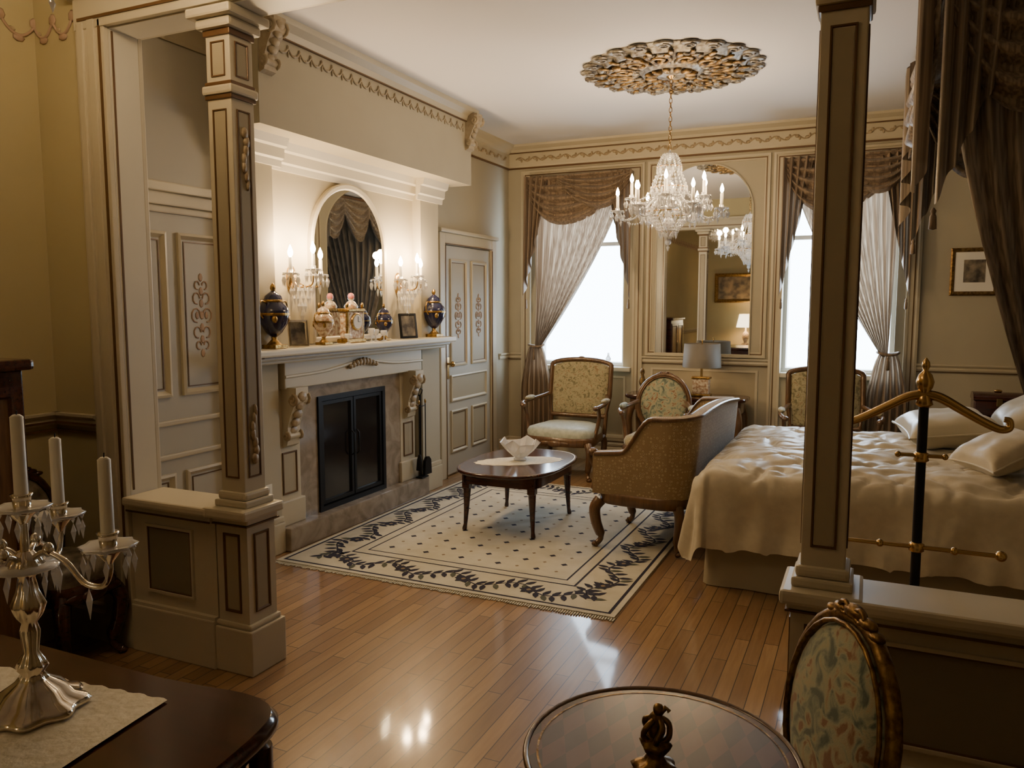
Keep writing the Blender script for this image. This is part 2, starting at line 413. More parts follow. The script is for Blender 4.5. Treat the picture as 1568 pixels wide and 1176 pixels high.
def scroll_rose(b,u,v,w,mt='stencil_pink',s=1):
    for sg in (-1,1):
        for k,(dv,r) in enumerate(((0,.035),(.085,.028),(-.085,.028),(.15,.02),(-.15,.02))):
            b.tube([(u+s*sg*(.008+r*(1-cos(t*.7))*.8),v+s*(dv+r*sin(t*.7)),w) for t in range(8)],.004*s,5,mt)
        b.ell((u+sg*.03*s,v,w),(.012*s,.02*s,.003),mt,7,4)
    for dv in (0,.06,-.06,.12,-.12,.19,-.19): b.ell((u,v+dv*s,w),(.014*s,.022*s,.003),mt,7,4)
PAN=[(0,0),(0,.014),(.012,.018),(.022,.006),(.028,.002)]
def door(name,M,u0,u1,z1,cas=.11,knob=None):
    b=B(name); b.M=M
    b.box(u0,u1,0.02,z1,.001,.022,'door_paint',.003)
    b.box(u0-cas,u0-.008,0.001,z1+cas,.001,.045,'trim_cream',.008); b.box(u1+.008,u1+cas,0.001,z1+cas,.001,.045,'trim_cream',.008)
    b.box(u0-.008,u1+.008,z1+.008,z1+cas,.001,.042,'trim_cream',.008)
    b.box(u0-cas-.015,u1+cas+.015,z1+cas,z1+cas+.035,.001,.07,'trim_cream',.01)
    b.box(u0-.016,u0-.008,0.001,z1,.04,.05,'gold_line'); b.box(u1+.008,u1+.016,0.001,z1,.04,.05,'gold_line'); b.box(u0-.016,u1+.016,z1+.008,z1+.016,.04,.05,'gold_line')
    b.M=M@Matrix.Translation((0,0,.022))
    wd=u1-u0
    cols=[(u0+.1,u0+wd/2-.05),(u0+wd/2+.05,u1-.1)]
    for c0,c1 in cols:
        for z0,zz in ((.22,.62),(1.03,z1-.12)):
            b.frame(c0,c1,z0,zz,PAN,'trim_cream','panel_tan')
            b.frame(c0+.03,c1-.03,z0+.03,zz-.03,[(0,.002),(0,.006),(.006,.006),(.006,.002)],'gold_line')
        scroll_rose(b,(c0+c1)/2,1.5,.005)
    b.frame(u0+.1,u1-.1,.70,.95,PAN,'trim_cream','panel_tan')
    if knob is not None:
        b.box(knob-.02,knob+.02,.92,1.12,0,.008,'brass',.003)
        b.tube([(knob,1.06,.0),(knob,1.06,.04)],.01,8,'brass'); b.ell((knob,1.06,.055),(.028,.028,.02),'brass')
    return b.done()
door('door_1',PL(XL),6.26,7.2,2.14,knob=6.31)
door('door_2',PB(YB),-1.9,-1.0,2.14,knob=-1.85)
b=B('trim_8'); b.M=PL(XL)
b.box(2.68,3.60,.18,3.02,.0005,.012,'door_paint')
for z0,z1,w in ((2.10,2.14,.03),(2.14,2.21,.05),(2.21,2.26,.08),(.93,.96,.03),(.74,.77,.03)): b.box(2.68,3.60,z0,z1,.01,w,'trim_cream',.008)
for y0,y1 in ((2.80,3.17),(3.25,3.575)):
    for z0,z1 in ((1.09,2.00),(.24,.66)):
        b.frame(y0,y1,z0,z1,[(0,.012),(0,.03),(.015,.034),(.03,.018),(.035,.014)],'trim_cream','door_paint')
        b.frame(y0+.045,y1-.045,z0+.045,z1-.045,[(0,.014),(0,.018),(.006,.018),(.006,.014)],'gold_line')
    scroll_rose(b,(y0+y1)/2,1.54,.016,s=1.15)
b.done()

# ---- chimney breast
HZ=.155
b=B('chimney_breast')
b.box(XL,-3.5,3.62,5.97,0,2.63,'wall_paint')
for y0,y1 in ((3.62,3.91),(5.68,5.97)):
    b.box(-3.5,-3.42,y0,y1,0,2.63,'wall_paint')
    b.box(-3.5,-3.40,y0-.01,y1+.01,0,.2,'trim_cream',.008)
    b.box(-3.5,-3.405,y0-.005,y1+.005,.2,.24,'trim_cream',.008)
b.box(XL,-3.2,3.57,6.17,2.63,H,'wall_paint')
b.done()
b=B('trim_6')
ST=[(0,-.17),(.015,-.17),(.02,-.13),(.04,-.12),(.045,-.06),(.07,-.05),(.085,0),(0,0)]
run(b,PL(-3.5),3.91,5.68,ST,2.63,'trim_white')
run(b,PL(-3.42),3.58,3.98,ST,2.63,'trim_white'); run(b,PL(-3.42),5.61,6.02,ST,2.63,'trim_white')
run(b,PL(-3.2),3.57,6.17,[(0,-.10),(.015,-.10),(.03,-.06),(.07,-.03),(.08,0),(0,0)],H,'trim_cream')
b.box(3.57,6.17,H-.105,H-.098,.0,.02,'gold_line')
n=22; st=2.3/n
for i in range(n):
    c=3.72+(i+.5)*st
    b.tube([(c+st*.48*(t-4)/4,H-.145-.035*(1-((t-4)/4)**2),.004) for t in range(9)],.007,5,'garland_tan')
    b.ell((c+st*.5,H-.14,.004),(.012,.016,.008),'garland_tan',7,4); b.ell((c+st*.5,H-.175,.004),(.007,.022,.006),'garland_tan',7,4)
    b.ell((c,H-.178,.005),(.02,.010,.007),'garland_tan',7,4)
b.done()
def corbel(b,M,h,w,d,mt,om='ornament_tan'):
    b.M=M
    pr=[(0,0),(d,0),(d,-.12*h),(d*.92,-.25*h),(d*.6,-.45*h),(d*.38,-.65*h),(d*.4,-.8*h),(d*.3,-.95*h),(0,-h)]
    b.loops([[(-w/2,q[1],q[0]) for q in pr],[(w/2,q[1],q[0]) for q in pr]],mt,True,True,False)
    for (vv,ww,r) in ((-.2*h,d*.8,d*.32),(-.8*h,d*.32,d*.22)):
        for sg in (-1,1):
            b.tube([(sg*(w/2+.004),vv+r*(1-t/16)*cos(t*.75),ww+r*(1-t/16)*sin(t*.75)) for t in range(13)],.09*d+.002,5,om)
        b.tube([(-w/2-.006,vv,ww),(w/2+.006,vv,ww)],r*.8,10,mt)
    for k in range(5): b.ell((0,-h*(.15+.14*k),d*(1.0-.17*k)),(w*.38,h*.09,d*.14),om,8,5)
b=B('trim_7')
for y in (3.63,6.11): corbel(b,PL(-3.2)@Matrix.Translation((y,H-.04,0)),.3,.10,.115,'garland_tan','garland_tan')
b.done()

# ---- mantel
FC=4.745
b=B('fireplace_mantel')
L=PL(-3.5); b.M=L
b.box(3.58,6.0,1.285,1.33,.001,.24,'trim_white',.012)
b.box(3.62,5.96,1.26,1.285,.001,.20,'trim_white',.01); b.box(3.65,5.93,1.235,1.26,.001,.17,'trim_cream',.01)
b.box(3.635,5.945,1.278,1.284,.2,.222,'gold_line')
b.box(3.95,5.64,1.06,1.24,.001,.10,'trim_cream',.006)
b.tube(cat([(3.95,1.14,.1),(4.35,1.15,.102),(4.79,1.19,.105),(5.23,1.15,.102),(5.64,1.14,.1)],6),.012,6,'trim_white')
for k in range(9): b.ell((4.79+(k-4)*.04,1.17+.02*cos((k-4)*.5),.115),(.024,.02+.012*(4-abs(k-4))/4,.018),'ornament_tan',8,5)
for yc in (4.03,5.49):
    b.box(yc-.11,yc+.11,HZ,1.06,.001,.05,'trim_cream',.006); b.box(yc-.13,yc+.13,HZ,.32,.001,.07,'trim_cream',.008)
    corbel(b,L@Matrix.Translation((yc,1.07,.05)),.40,.12,.12,'trim_cream'); b.M=L
    b.frame(yc-.07,yc+.07,.36,.64,[(0,.05),(0,.058),(.008,.058),(.012,.052)],'gold_line','panel_tan')
b.box(4.14,4.33,HZ,1.06,.001,.045,'marble'); b.box(5.15,5.38,HZ,1.06,.001,.045,'marble'); b.box(4.33,5.15,.97,1.06,.001,.045,'marble')
b.box(3.92,5.68,0.001,HZ,.001,.14,'marble',.01)
b.box(4.33,5.15,HZ,.97,.001,.02,'black_iron')
b.frame(4.33,5.15,HZ,.97,[(0,.02),(0,.06),(.035,.06),(.04,.03)],'black_iron')
for y0,y1 in ((4.37,4.74),(4.75,5.11)):
    b.frame(y0,y1,.20,.93,[(0,.02),(0,.05),(.025,.05),(.03,.035)],'black_iron','soot_glass')
for sg in (-1,1): b.tube([(FC+sg*.03,.5,.055),(FC+sg*.03,.52,.075),(FC+sg*.03,.66,.075),(FC+sg*.03,.68,.055)],.006,6,'black_iron')
b.done()
def arch(u0,u1,v0,vs,t,n=24):
    c=(u0+u1)/2; r=(u1-u0)/2-t
    return [(u0+t,v0+t),(u1-t,v0+t)]+[(c+r*cos(pi*k/n),vs+r*sin(pi*k/n)) for k in range(n+1)]
def arch_mirror(name,M,u0,u1,v0,vs,prof,mt):
    b=B(name); b.M=M
    ls=[[(q[0],q[1],w) for q in arch(u0,u1,v0,vs,t)] for t,w in prof]
    b.loops(ls,mt,True,False,False)
    t=prof[-1][0]; b.poly([(q[0],q[1],prof[-1][1]) for q in arch(u0,u1,v0,vs,t)],'mirror_glass')
    return b.done()
arch_mirror('overmantel_mirror',PL(-3.5),4.33,5.25,1.335,2.01,[(0,0.001),(0,.03),(.01,.035),(.035,.03),(.045,.018)],'trim_cream')
arch_mirror('pier_mirror',PF(YF),-1.95,-1.03,1.12,2.48,[(0,.001),(0,.018),(.008,.02),(.012,.014)],'trim_cream')

# ------------------------------------------------------------------ rug
b=B('area_rug')
x0,x1,y0,y1=-3.33,-1.13,3.74,6.4
b.box(x0,x1,y0,y1,.001,.011,'rug_cream')
Z=.0115
def strip(ins,wd,mt,z=Z):
    a=(x0+ins,x1-ins,y0+ins,y1-ins)
    b.loops([[(a[0],a[2],z),(a[1],a[2],z),(a[1],a[3],z),(a[0],a[3],z)],[(a[0]+wd,a[2]+wd,z),(a[1]-wd,a[2]+wd,z),(a[1]-wd,a[3]-wd,z),(a[0]+wd,a[3]-wd,z)]],mt,False,False,False)
strip(.03,.018,'rug_navy'); strip(.33,.014,'rug_navy'); strip(.36,.03,'rug_field',Z+.0002); strip(.405,.012,'rug_navy')
b.poly([(x0+.43,y0+.43,Z),(x1-.43,y0+.43,Z),(x1-.43,y1-.43,Z),(x0+.43,y1-.43,Z)],'rug_field')
def leaf(x,y,a,l,w,mt,z):
    ca,sa=cos(a),sin(a)
    P=[(0,0),(.3*l,.5*w),(.65*l,.45*w),(l,0),(.65*l,-.45*w),(.3*l,-.5*w)]
    b.poly([(x+q[0]*ca-q[1]*sa,y+q[0]*sa+q[1]*ca,z) for q in P],mt)
def side(p,q,ang):
    L=math.hypot(q[0]-p[0],q[1]-p[1]); n=int(L/.052); d=(cos(ang),sin(ang)); nn=(-d[1],d[0])
    prev=None
    for i in range(n+1):
        s=L*i/n; o=.062*sin(s*2*pi/.42)
        c=(p[0]+d[0]*s+nn[0]*o,p[1]+d[1]*s+nn[1]*o)
        if prev:
            w=.006; b.poly([(prev[0]-nn[0]*w,prev[1]-nn[1]*w,Z+.0003),(c[0]-nn[0]*w,c[1]-nn[1]*w,Z+.0003),(c[0]+nn[0]*w,c[1]+nn[1]*w,Z+.0003),(prev[0]+nn[0]*w,prev[1]+nn[1]*w,Z+.0003)],'rug_navy')
        prev=c
        leaf(c[0],c[1],ang+.9+.5*random.random(),.088,.034,'rug_navy',Z+.0005+i%3*.0001)
        leaf(c[0],c[1],ang-.9-.5*random.random(),.088,.034,'rug_navy' if i%3 else 'rug_green',Z+.0009+i%3*.0001)
        if i%8==4:
            o2=-o*1.1; cc=(p[0]+d[0]*s+nn[0]*o2,p[1]+d[1]*s+nn[1]*o2)
            for k in range(6): leaf(cc[0],cc[1],k*pi/3,.058,.036,'rug_navy',Z+.0014+k*.00003)
            leaf(cc[0]-.012,cc[1],0,.03,.03,'rug_brown',Z+.0018)
e=.19
side((x0+e,y0+e),(x1-e,y0+e),0); side((x1-e,y0+e),(x1-e,y1-e),pi/2); side((x1-e,y1-e),(x0+e,y1-e),pi); side((x0+e,y1-e),(x0+e,y0+e),-pi/2)
nx=10; ny=13
for i in range(nx):
    for j in range(ny):
        cx=x0+.52+(x1-x0-1.04)*i/(nx-1); cy=y0+.52+(y1-y0-1.04)*j/(ny-1)
        r=.024 if (i+j)%2==0 else .014
        b.poly([(cx-r,cy,Z+.0004),(cx,cy-r,Z+.0004),(cx+r,cy,Z+.0004),(cx,cy+r,Z+.0004)],'rug_navy' if (i+j)%2==0 else 'rug_brown')
for yy,sg in ((y0,-1),(y1,1)):
    x=x0
    while x<x1:
        d=random.uniform(-.008,.008); b.box(x,x+.008,yy+sg*.001,yy+sg*(.035+d),.002,.006,'rug_cream'); x+=.014
b.done()

# ------------------------------------------------------------------ furniture helpers
def cabriole(b,x,y,zt,dx,dy,mt,r=.03,zf=0):
    P=cat([(x,y,zt),(x+dx*.03,y+dy*.03,zt*.82+zf*.18),(x+dx*.02,y+dy*.02,zt*.5+zf*.5),(x-dx*.005,y-dy*.005,zt*.2+zf*.8),(x+dx*.015,y+dy*.015,zf+.02),(x+dx*.03,y+dy*.03,zf+.012)],4)
    n=len(P); rr=[]
    for i in range(n):
        t=i/(n-1); rr.append(r*(1.15-.35*t*1.6) if t<.6 else r*(.52+(.25 if t>.85 else 0)))
    b.tube(P,rr,8,mt); b.ell((x+dx*.03,y+dy*.03,zf+.014),(.022,.022,.014),mt,8,5)
def pad(b,outline,M,depth,mt,n=4,back=True):
    old=b.M; b.M=old@M
    cx=sum(q[0] for q in outline)/len(outline); cz=sum(q[1] for q in outline)/len(outline)
    for sg in ((-1,1) if back else (-1,)):
        ls=[]
        for k in range(n+1):
            t=k/n; sc=cos(t*pi/2)
            ls.append([(cx+(q[0]-cx)*sc,sg*depth*sin(t*pi/2)**.8 if t>0 else 0,cz+(q[1]-cz)*sc) for q in outline])
        ls[-1]=[(cx+(q[0]-cx)*.02,sg*depth,cz+(q[1]-cz)*.02) for q in outline]
        b.loops(ls,mt,False,True)
    b.M=old
def ov(rx,rz,cz,n=28,p=1.0):
    return [(rx*math.copysign(abs(cos(2*pi*k/n))**p,cos(2*pi*k/n)),cz+rz*math.copysign(abs(sin(2*pi*k/n))**p,sin(2*pi*k/n))) for k in range(n)]
def seat_outline(w,d,n=20):
    return [(w/2*math.copysign(abs(cos(t))**.55,cos(t))*(1 if sin(t)<0 else .9),d/2*math.copysign(abs(sin(t))**.55,sin(t))) for t in [2*pi*k/n for k in range(n)]]

def fauteuil(name,loc,yaw,wood,backm,seatm,oval=False,W=.66,D=.58,Ht=1.06,arms=True,ow=.235,oh=.265,fr=.024,tilt=.17):
    b=B(name,loc,yaw)
    so=seat_outline(W,D)
    def L(s,z,dy=0): return [(q[0]*s,q[1]*s+dy,z) for q in so]
    b.loops([L(.93,.30),L(1,.315),L(1,.37),L(.96,.385)],wood)
    b.loops([L(.95,.385),L(.96,.42),L(.9,.455),L(.7,.478),L(.3,.487),L(.02,.49)],seatm,False,True)
    for sx in (-1,1):
        cabriole(b,sx*(W/2-.05),-(D/2-.05),.33,sx*.8,-1,wood,.034)
        cabriole(b,sx*(W/2-.09),(D/2-.04),.33,sx*.5,1,wood,.03)
    b.ell((0,-D/2-.0,.33),(.07,.018,.03),wood)
    for k in (-1,1): b.ell((k*.09,-D/2+.004,.335),(.05,.012,.018),wood)
    T=Matrix.Translation((0,D/2-.06,0))@Matrix.Rotation(-tilt,4,'X')
    if oval:
        cz=Ht-.27; o=ov(ow,oh,cz); zb=cz-.25
    else:
        w=W/2-.05; z0=.52; z1=Ht-.05
        o=[(-w*.92,z0),(w*.92,z0),(w,z0+.2),(w,z1-.06)]+[(w*cos(k*pi/12)*1.0,z1-.03+.06*sin(k*pi/12)) for k in range(0,13)]+[(-w,z1-.06),(-w,z0+.2)]
        zb=z0
    old=b.M; b.M=T
    b.tube([(q[0],0,q[1]) for q in o],fr,8,wood,True,up=(0,1,0))
    if oval:
        o3=[(q[0]*.93,(q[1]-(Ht-.27))*.93+Ht-.27) for q in o]
        b.tube([(q[0],-.022,q[1]) for q in o3],.006,6,wood,True,up=(0,1,0))
    top=max(q[1] for q in o)
    b.ell((0,-.005,top+.012),(.04,.018,.018),wood)
    for k in (-1,1):
        b.ell((k*.05,-.004,top+.004),(.03,.016,.014),wood)
        if oval:
            b.tube([(k*(.03+.018*cos(t*.8)),-.014,top+.012+.014*sin(t*.8)) for t in range(8)],.006,5,wood)
            b.ell((k*.085,-.002,top-.01),(.022,.016,.011),wood)
    for sx in (-1,1):
        b.tube([(sx*(W/2-.12 if oval else W/2-.08),.0,.34),(sx*(.15 if oval else W/2-.075),0,zb+.03)],.022,8,wood)
    pad(b,[(q[0]*.93,(q[1]-.75)*.93+.75) for q in o],Matrix.Identity(4),.04,backm)
    b.M=old
    if arms:
        for sx in (-1,1):
            ya=D/2-.02
            P=cat([(sx*(W/2-.06),ya+.02,.72),(sx*(W/2-.01),ya-.12,.70),(sx*(W/2+.03),0,.685),(sx*(W/2+.03),-D/2+.16,.675),(sx*(W/2+.0),-D/2+.10,.655)],5)
            b.tube(P,.02,8,wood); b.ell((sx*(W/2+.0),-D/2+.11,.66),(.028,.035,.024),wood)
            b.tube(cat([(sx*(W/2+.01),-D/2+.15,.665),(sx*(W/2+.0),-D/2+.21,.55),(sx*(W/2-.03),-D/2+.17,.37)],5),.018,8,wood)
            b.ell((sx*(W/2+.022),.02,.708),(.03,.11,.024),backm)
    return b.done()
fauteuil('armchair',(-2.60,6.95,0),.0,'walnut','cream_tapestry','seat_silk',Ht=1.10,W=.72,D=.62)
fauteuil('armchair',(-.28,7.05,0),.15,'walnut','cream_tapestry','cream_tapestry',Ht=1.08,W=.72,D=.6)
fauteuil('oval_back_armchair',(-1.68,6.76,0),.05,'walnut','green_tapestry','cream_tapestry',oval=True,Ht=.98,W=.56,D=.5)
fauteuil('gilt_dining_chair',(-.22,1.71,0),-1.02,'gilt_dark','green_tapestry','green_tapestry',oval=True,Ht=.945,W=.42,D=.36,arms=False,ow=.20,oh=.245,fr=.017,tilt=.15)
fauteuil('side_chair',(-3.26,2.29,0),pi/2,'mahogany','photo_dark','photo_dark',oval=True,Ht=.84,W=.34,D=.38,arms=False,ow=.14)

def settee(name,loc,yaw,W=1.32,D=.62):
    b=B(name,loc,yaw)
    HB=.87; R=.17; La=D-.02-R; Lc=R*pi/2; Lb=W-2*R; T=2*La+2*Lc+Lb
    def plan(s,off):
        def half(q):
            if q<La: return (W/2+off,-D/2+.02+q)
            a=(q-La)/Lc*pi/2
            return (W/2-R+(R+off)*cos(a),D/2-R+(R+off)*sin(a))
        if s<La+Lc: return half(s)
        if s>T-La-Lc:
            x,y=half(T-s); return (-x,y)
        t=(s-La-Lc)/Lb; return ((W/2-R)*(1-2*t),D/2+off)
    def top(s):
        d=min(s,T-s)
        if d<.18: return .62+.02*d/.18
        if d<.36:
            t=(d-.18)/.18; t=t*t*(3-2*t); return .64+(HB-.64)*t
        return HB+.05*max(0,sin((s-.36)/(T-.72)*pi))**1.5
    N=96; S=[T*i/N for i in range(N+1)]
    def lean(s,z):
        d=min(s,T-s); k=min(1,max(0,(d-.2)/.4)); return .11*(z-.36)*k
    def shell(off,mt,bulge):
        def fn(u,v):
            s=T*u; z=.36+(top(s)-.36)*v
            x,y=plan(s,off+bulge*sin(pi*v)); return (x,y+lean(s,z),z)
        b.grid(fn,N,8,mt)
    shell(0,'gold_fabric',.008); shell(-.075,'gold_fabric',-.012)
    rimo=[];rimi=[]
    for s in S:
        z=top(s)
        x,y=plan(s,0); rimo.append((x,y+lean(s,z),z)); x,y=plan(s,-.075); rimi.append((x,y+lean(s,z),z))
    b.loops([rimo,[((p[0]+q[0])/2,(p[1]+q[1])/2,p[2]+.018) for p,q in zip(rimo,rimi)],rimi],'gold_fabric',False,False,True,False)
    b.tube(rimo,.014,8,'walnut'); b.tube(rimi,.010,6,'walnut')
    for e in (0,-1):
        p=Vector(rimo[e]); q=Vector(rimi[e]); mid=(p+q)/2
        b.loops([[p,q,(q.x,q.y,.36),(p.x,p.y,.36)],[p+Vector((0,-.012,0)),q+Vector((0,-.012,0)),(q.x,q.y-.012,.36),(p.x,p.y-.012,.36)]],'gold_fabric',True,True,False)
        b.tube(cat([(mid.x,mid.y-.02,.63),(mid.x,mid.y-.05,.595),(mid.x,mid.y+.0,.50),(mid.x,mid.y-.02,.38)],5),.019,8,'walnut')
        b.ell((mid.x,mid.y-.025,.625),(.036,.034,.028),'walnut')
    def ro(w,d,n=44): return [(w/2*math.copysign(abs(cos(t))**.3,cos(t)),d/2*math.copysign(abs(sin(t))**.4,sin(t))) for t in [2*pi*(k+.5)/n for k in range(n)]]
    so=ro(W+.02,D)
    Lz=lambda s,z:[(q[0]*s,q[1]*s,z) for q in so]
    b.loops([Lz(.97,.29),Lz(1.0,.30),Lz(1.0,.36),Lz(.98,.375)],'walnut')
    b.ell((0,-.03,.425),(W/2-.085,D/2-.06,.085),'gold_fabric',40,10,.3,.5)
    for sx in (-1,1):
        cabriole(b,sx*(W/2-.04),-(D/2-.05),.31,sx*.8,-1,'walnut',.038)
        cabriole(b,sx*(W/2-.07),D/2-.06,.31,sx*.5,.6,'walnut',.032)
    cabriole(b,0,-(D/2-.05),.31,0,-1,'walnut',.036)
    return b.done()
settee('settee',(-1.27,5.46,0.0135),-pi/2-.07)

# ---- coffee table
TX,TY=-2.30,5.17
b=B('coffee_table',(TX,TY,.0135))
def rr_out(w,d,n=40,e=.62): return [(w/2*math.copysign(abs(cos(t))**e,cos(t)),d/2*math.copysign(abs(sin(t))**e,sin(t))) for t in [2*pi*k/n for k in range(n)]]
o=rr_out(.74,1.06,48,.7)
L=lambda s,z:[(q[0]*s,q[1]*s,z-.03) for q in o]
b.loops([L(.975,.455),L(.995,.46),L(1,.468),L(.995,.477),L(.985,.48)],'mahogany')
b.loops([L(.96,.4803),L(.95,.4803)],'gilt',False,False,False)
o2=rr_out(.60,.82,40,.3)
b.loops([[(q[0],q[1],.345) for q in o2],[(q[0],q[1],.425) for q in o2]],'mahogany')
for sx in (-1,1):
    for sy in (-1,1):
        x,y=sx*.25,sy*.34
        b.box(x-.028,x+.028,y-.028,y+.028,.30,.425,'mahogany',.006)
        P=[(x,y,.34),(x,y,.28),(x+sx*.004,y+sy*.004,.15),(x+sx*.01,y+sy*.01,.04),(x+sx*.014,y+sy*.014,.012),(x+sx*.016,y+sy*.016,0)]
        b.tube(P,[.030,.028,.020,.014,.018,.016],8,'mahogany')
b.done()
b=B('lace_doily',(TX,TY,.4645)); b.M=Matrix.Rotation(-.9,4,'Z')
dz=rr_out(.30,.66,36,1.0)
b.loops([[(q[0]*(1+.04*cos(i*pi)),q[1]*(1+.03*cos(i*pi)),0) for i,q in enumerate(dz)],[(q[0]*.9,q[1]*.9,.003) for q in dz],[(q[0]*.02,q[1]*.02,.003) for q in dz]],'lace',True,True,False); b.done()
b=B('crystal_bowl',(TX,TY+.02,.4685))
n=16; ls=[]
def cr(r,z,k): return (r*(1+(.12 if k%2 else -.06)*(z>.06))*cos(2*pi*k/n),r*(1+(.12 if k%2 else -.06)*(z>.06))*sin(2*pi*k/n),z+(.035 if (k%4==0 and z>.1) else 0))
for r,z in ((.045,0),(.05,.008),(.035,.02),(.06,.035),(.09,.07),(.135,.13),(.127,.127),(.083,.072),(.052,.042),(.01,.036)):
    ls.append([cr(r,z,k) for k in range(n)])
b.loops(ls,'crystal',True,True,False); b.done()

# ---- pier table + lamp
b=B('console_table',(-1.56,7.42,0))
o=rr_out(1.14,.44,40,.35)
b.loops([[(q[0]*s,q[1]*s,z) for q in o] for s,z in ((.97,.715),(1,.725),(1,.74),(.985,.75))],'mahogany')
b.loops([[(q[0]*.92,q[1]*.9,z) for q in o] for z in (.61,.715)],'walnut')
for k in range(7): b.ell(((k-3)*.06,-.2,.605-.01*(3-abs(k-3))),(.035,.014,.02),'walnut')
for sx in (-1,1):
    for sy in (-1,1): cabriole(b,sx*.48,sy*.16,.66,sx,sy*.8,'walnut',.034)
b.box(-.15,.15,-.205,-.198,.63,.70,'mahogany',.004); b.ell((0,-.21,.665),(.012,.01,.012),'brass')
b.done()
b=B('table_lamp',(-1.42,7.40,.752))
b.box(-.09,.09,-.06,.06,0,.02,'gilt',.006); b.box(-.075,.075,-.05,.05,.02,.16,'porcelain_white',.01); b.box(-.085,.085,-.055,.055,.16,.18,'gilt',.006)
b.lathe([(.012,.18),(.012,.30)],mt='brass'); 
b.lathe([(.178,.27),(.165,.49),(.162,.49),(.175,.27)],seg=28,mt='lamp_shade_grey',caps=False)
b.tube([(-.165,0,.47),(.165,0,.47)],.003,5,'brass'); b.tube([(0,0,.3),(0,0,.51)],.005,6,'brass'); b.ell((0,0,.515),(.01,.01,.014),'brass')
b.done()
point('table_lamp_light',(-1.42,7.40,1.09),2.5,r=.03)
b=B('figurine',(-1.98,7.38,.752)); b.lathe([(.035,0),(.035,.02),(.015,.03),(.02,.07),(.035,.11),(.02,.16),(.014,.18),(.022,.2),(.02,.225),(.004,.245)],mt='medallion_bronze',seg=12); b.done()

# ------------------------------------------------------------------ bed
BX0,BX1,BY0,BY1=-.80,1.22,4.46,6.1; BT=.68
b=B('bed')
def skirt(u,v):
    Ls=[BX1-BX0,BY1-BY0,BX1-BX0]; T=sum(Ls); s=u*T
    if s<Ls[0]: x,y=BX1-s,BY0; n=(0,-1)
    elif s<Ls[0]+Ls[1]: x,y=BX0,BY0+s-Ls[0]; n=(-1,0)
    else: x,y=BX0+s-Ls[0]-Ls[1],BY1; n=(0,1)
    w=.006*sin(s*20)*(1-v)+.02*(1-v)
    return (x+n[0]*w,y+n[1]*w,.004+v*.42)
b.grid(skirt,260,3,'bed_skirt_cloth')
b.box(BX0+.03,BX1,BY0+.03,BY1-.03,.2,BT-.06,'bed_cream',.04)
def duvet(u,v):
    ov_=.50
    sx=-ov_+u*(BX1-BX0+ov_); sy=-ov_+v*(BY1-BY0+2*ov_)
    ox=max(0,-sx); oyn=max(0,-sy); oyp=max(0,sy-(BY1-BY0)); oy=oyn+oyp
    d=math.hypot(ox,oy)
    x=BX0+max(sx,0); y=BY0+min(max(sy,0),BY1-BY0)
    R=.12
    if d>0:
        nx=-ox/d; ny=((-oyn) if oyn>0 else oyp)/d
        if oy==0: ny=0
        a=min(d/R,pi/2); out=R*sin(a)*.7; dn=R*(1-cos(a)); 
        rest=max(0,d-R*pi/2); out+=rest*.11; dn+=rest*.98
        if ox>0 and oy>0: out*=1.15; dn=min(dn,.53)
        tt=(x*1.0+y*1.0) if not(ox>0 and oy>0) else math.atan2(oy,ox)*.25
        w=noise.noise(Vector((tt*7,d*2,0)))*.05*min(1,rest*5)
        x+=nx*(out+w); y+=ny*(out+w); z=BT-dn
    else: z=BT
    inx=min(max(sx,0)/.3,1); iny=min(max(min(sy,BY1-BY0-sy),0)/.3,1)
    z+=.05*math.sqrt(max(0,min(inx,iny)))
    rd=abs(noise.noise(Vector((x*2.4+y*1.2,y*3.5-x,7)))); rd2=abs(noise.noise(Vector((x*5-y*2,y*6,2))))
    z+=.03*noise.noise(Vector((x*2.3,y*2.3,1)))-.05*max(0,.14-rd)/.14*.4-.02*max(0,.12-rd2)/.12*.7+.008*noise.noise(Vector((x*14,y*14+z*10,4)))
    return (x,y,max(z,.16))
b.grid(duvet,150,160,'bed_cream')
b.box(BX1+.02,BX1+.09,BY0-.03,BY1+.03,0.001,1.15,'walnut',.02)
b.tube([(BX1+.055,BY0-.03,1.15)]+[(BX1+.055,BY0-.03+(BY1-BY0+.06)*k/12,1.15+.18*sin(pi*k/12)) for k in range(1,12)]+[(BX1+.055,BY1+.03,1.15)],.035,8,'walnut')
b.loops([[(BX1+x_,BY0+(BY1-BY0)*k/12,1.12+.18*sin(pi*k/12)) for k in range(13)]+[(BX1+x_,BY1,1.0),(BX1+x_,BY0,1.0)] for x_ in (.03,.08)],'walnut',True,True,False)
b.done()
def pillow(name,c,r,rz,rx=0,ry=0,mt='pillow_satin'):
    b=B(name,c); b.W=Matrix.Translation(Vector(c))@Matrix.Rotation(rz,4,'Z')@Matrix.Rotation(ry,4,'Y')@Matrix.Rotation(rx,4,'X')
    n=26
    for sg in (-1,1):
        def fn(u,v):
            x=(u*2-1);y=(v*2-1); h=((1-x**4)*(1-y**4)); h=max(h,0)**.55
            pin=1-.10*(1-abs(x)**2)*abs(y)**3; pin2=1-.10*(1-abs(y)**2)*abs(x)**3
            z=sg*r[2]*h*(1+.18*noise.noise(Vector((x*2+c[0],y*2+c[1]*3,sg))))
            return (x*r[0]*pin2,y*r[1]*pin,z)
        b.grid(fn,n,n,mt)
    b.tube([(r[0]*x*(1-.10*(1-abs(y)**2)*abs(x)**3),r[1]*y*(1-.10*(1-abs(x)**2)*abs(y)**3),0) for x,y in
            [(-1+2*k/10,-1) for k in range(10)]+[(1,-1+2*k/10) for k in range(10)]+[(1-2*k/10,1) for k in range(10)]+[(-1,1-2*k/10) for k in range(10)]],.007,5,mt,True)
    b.done()
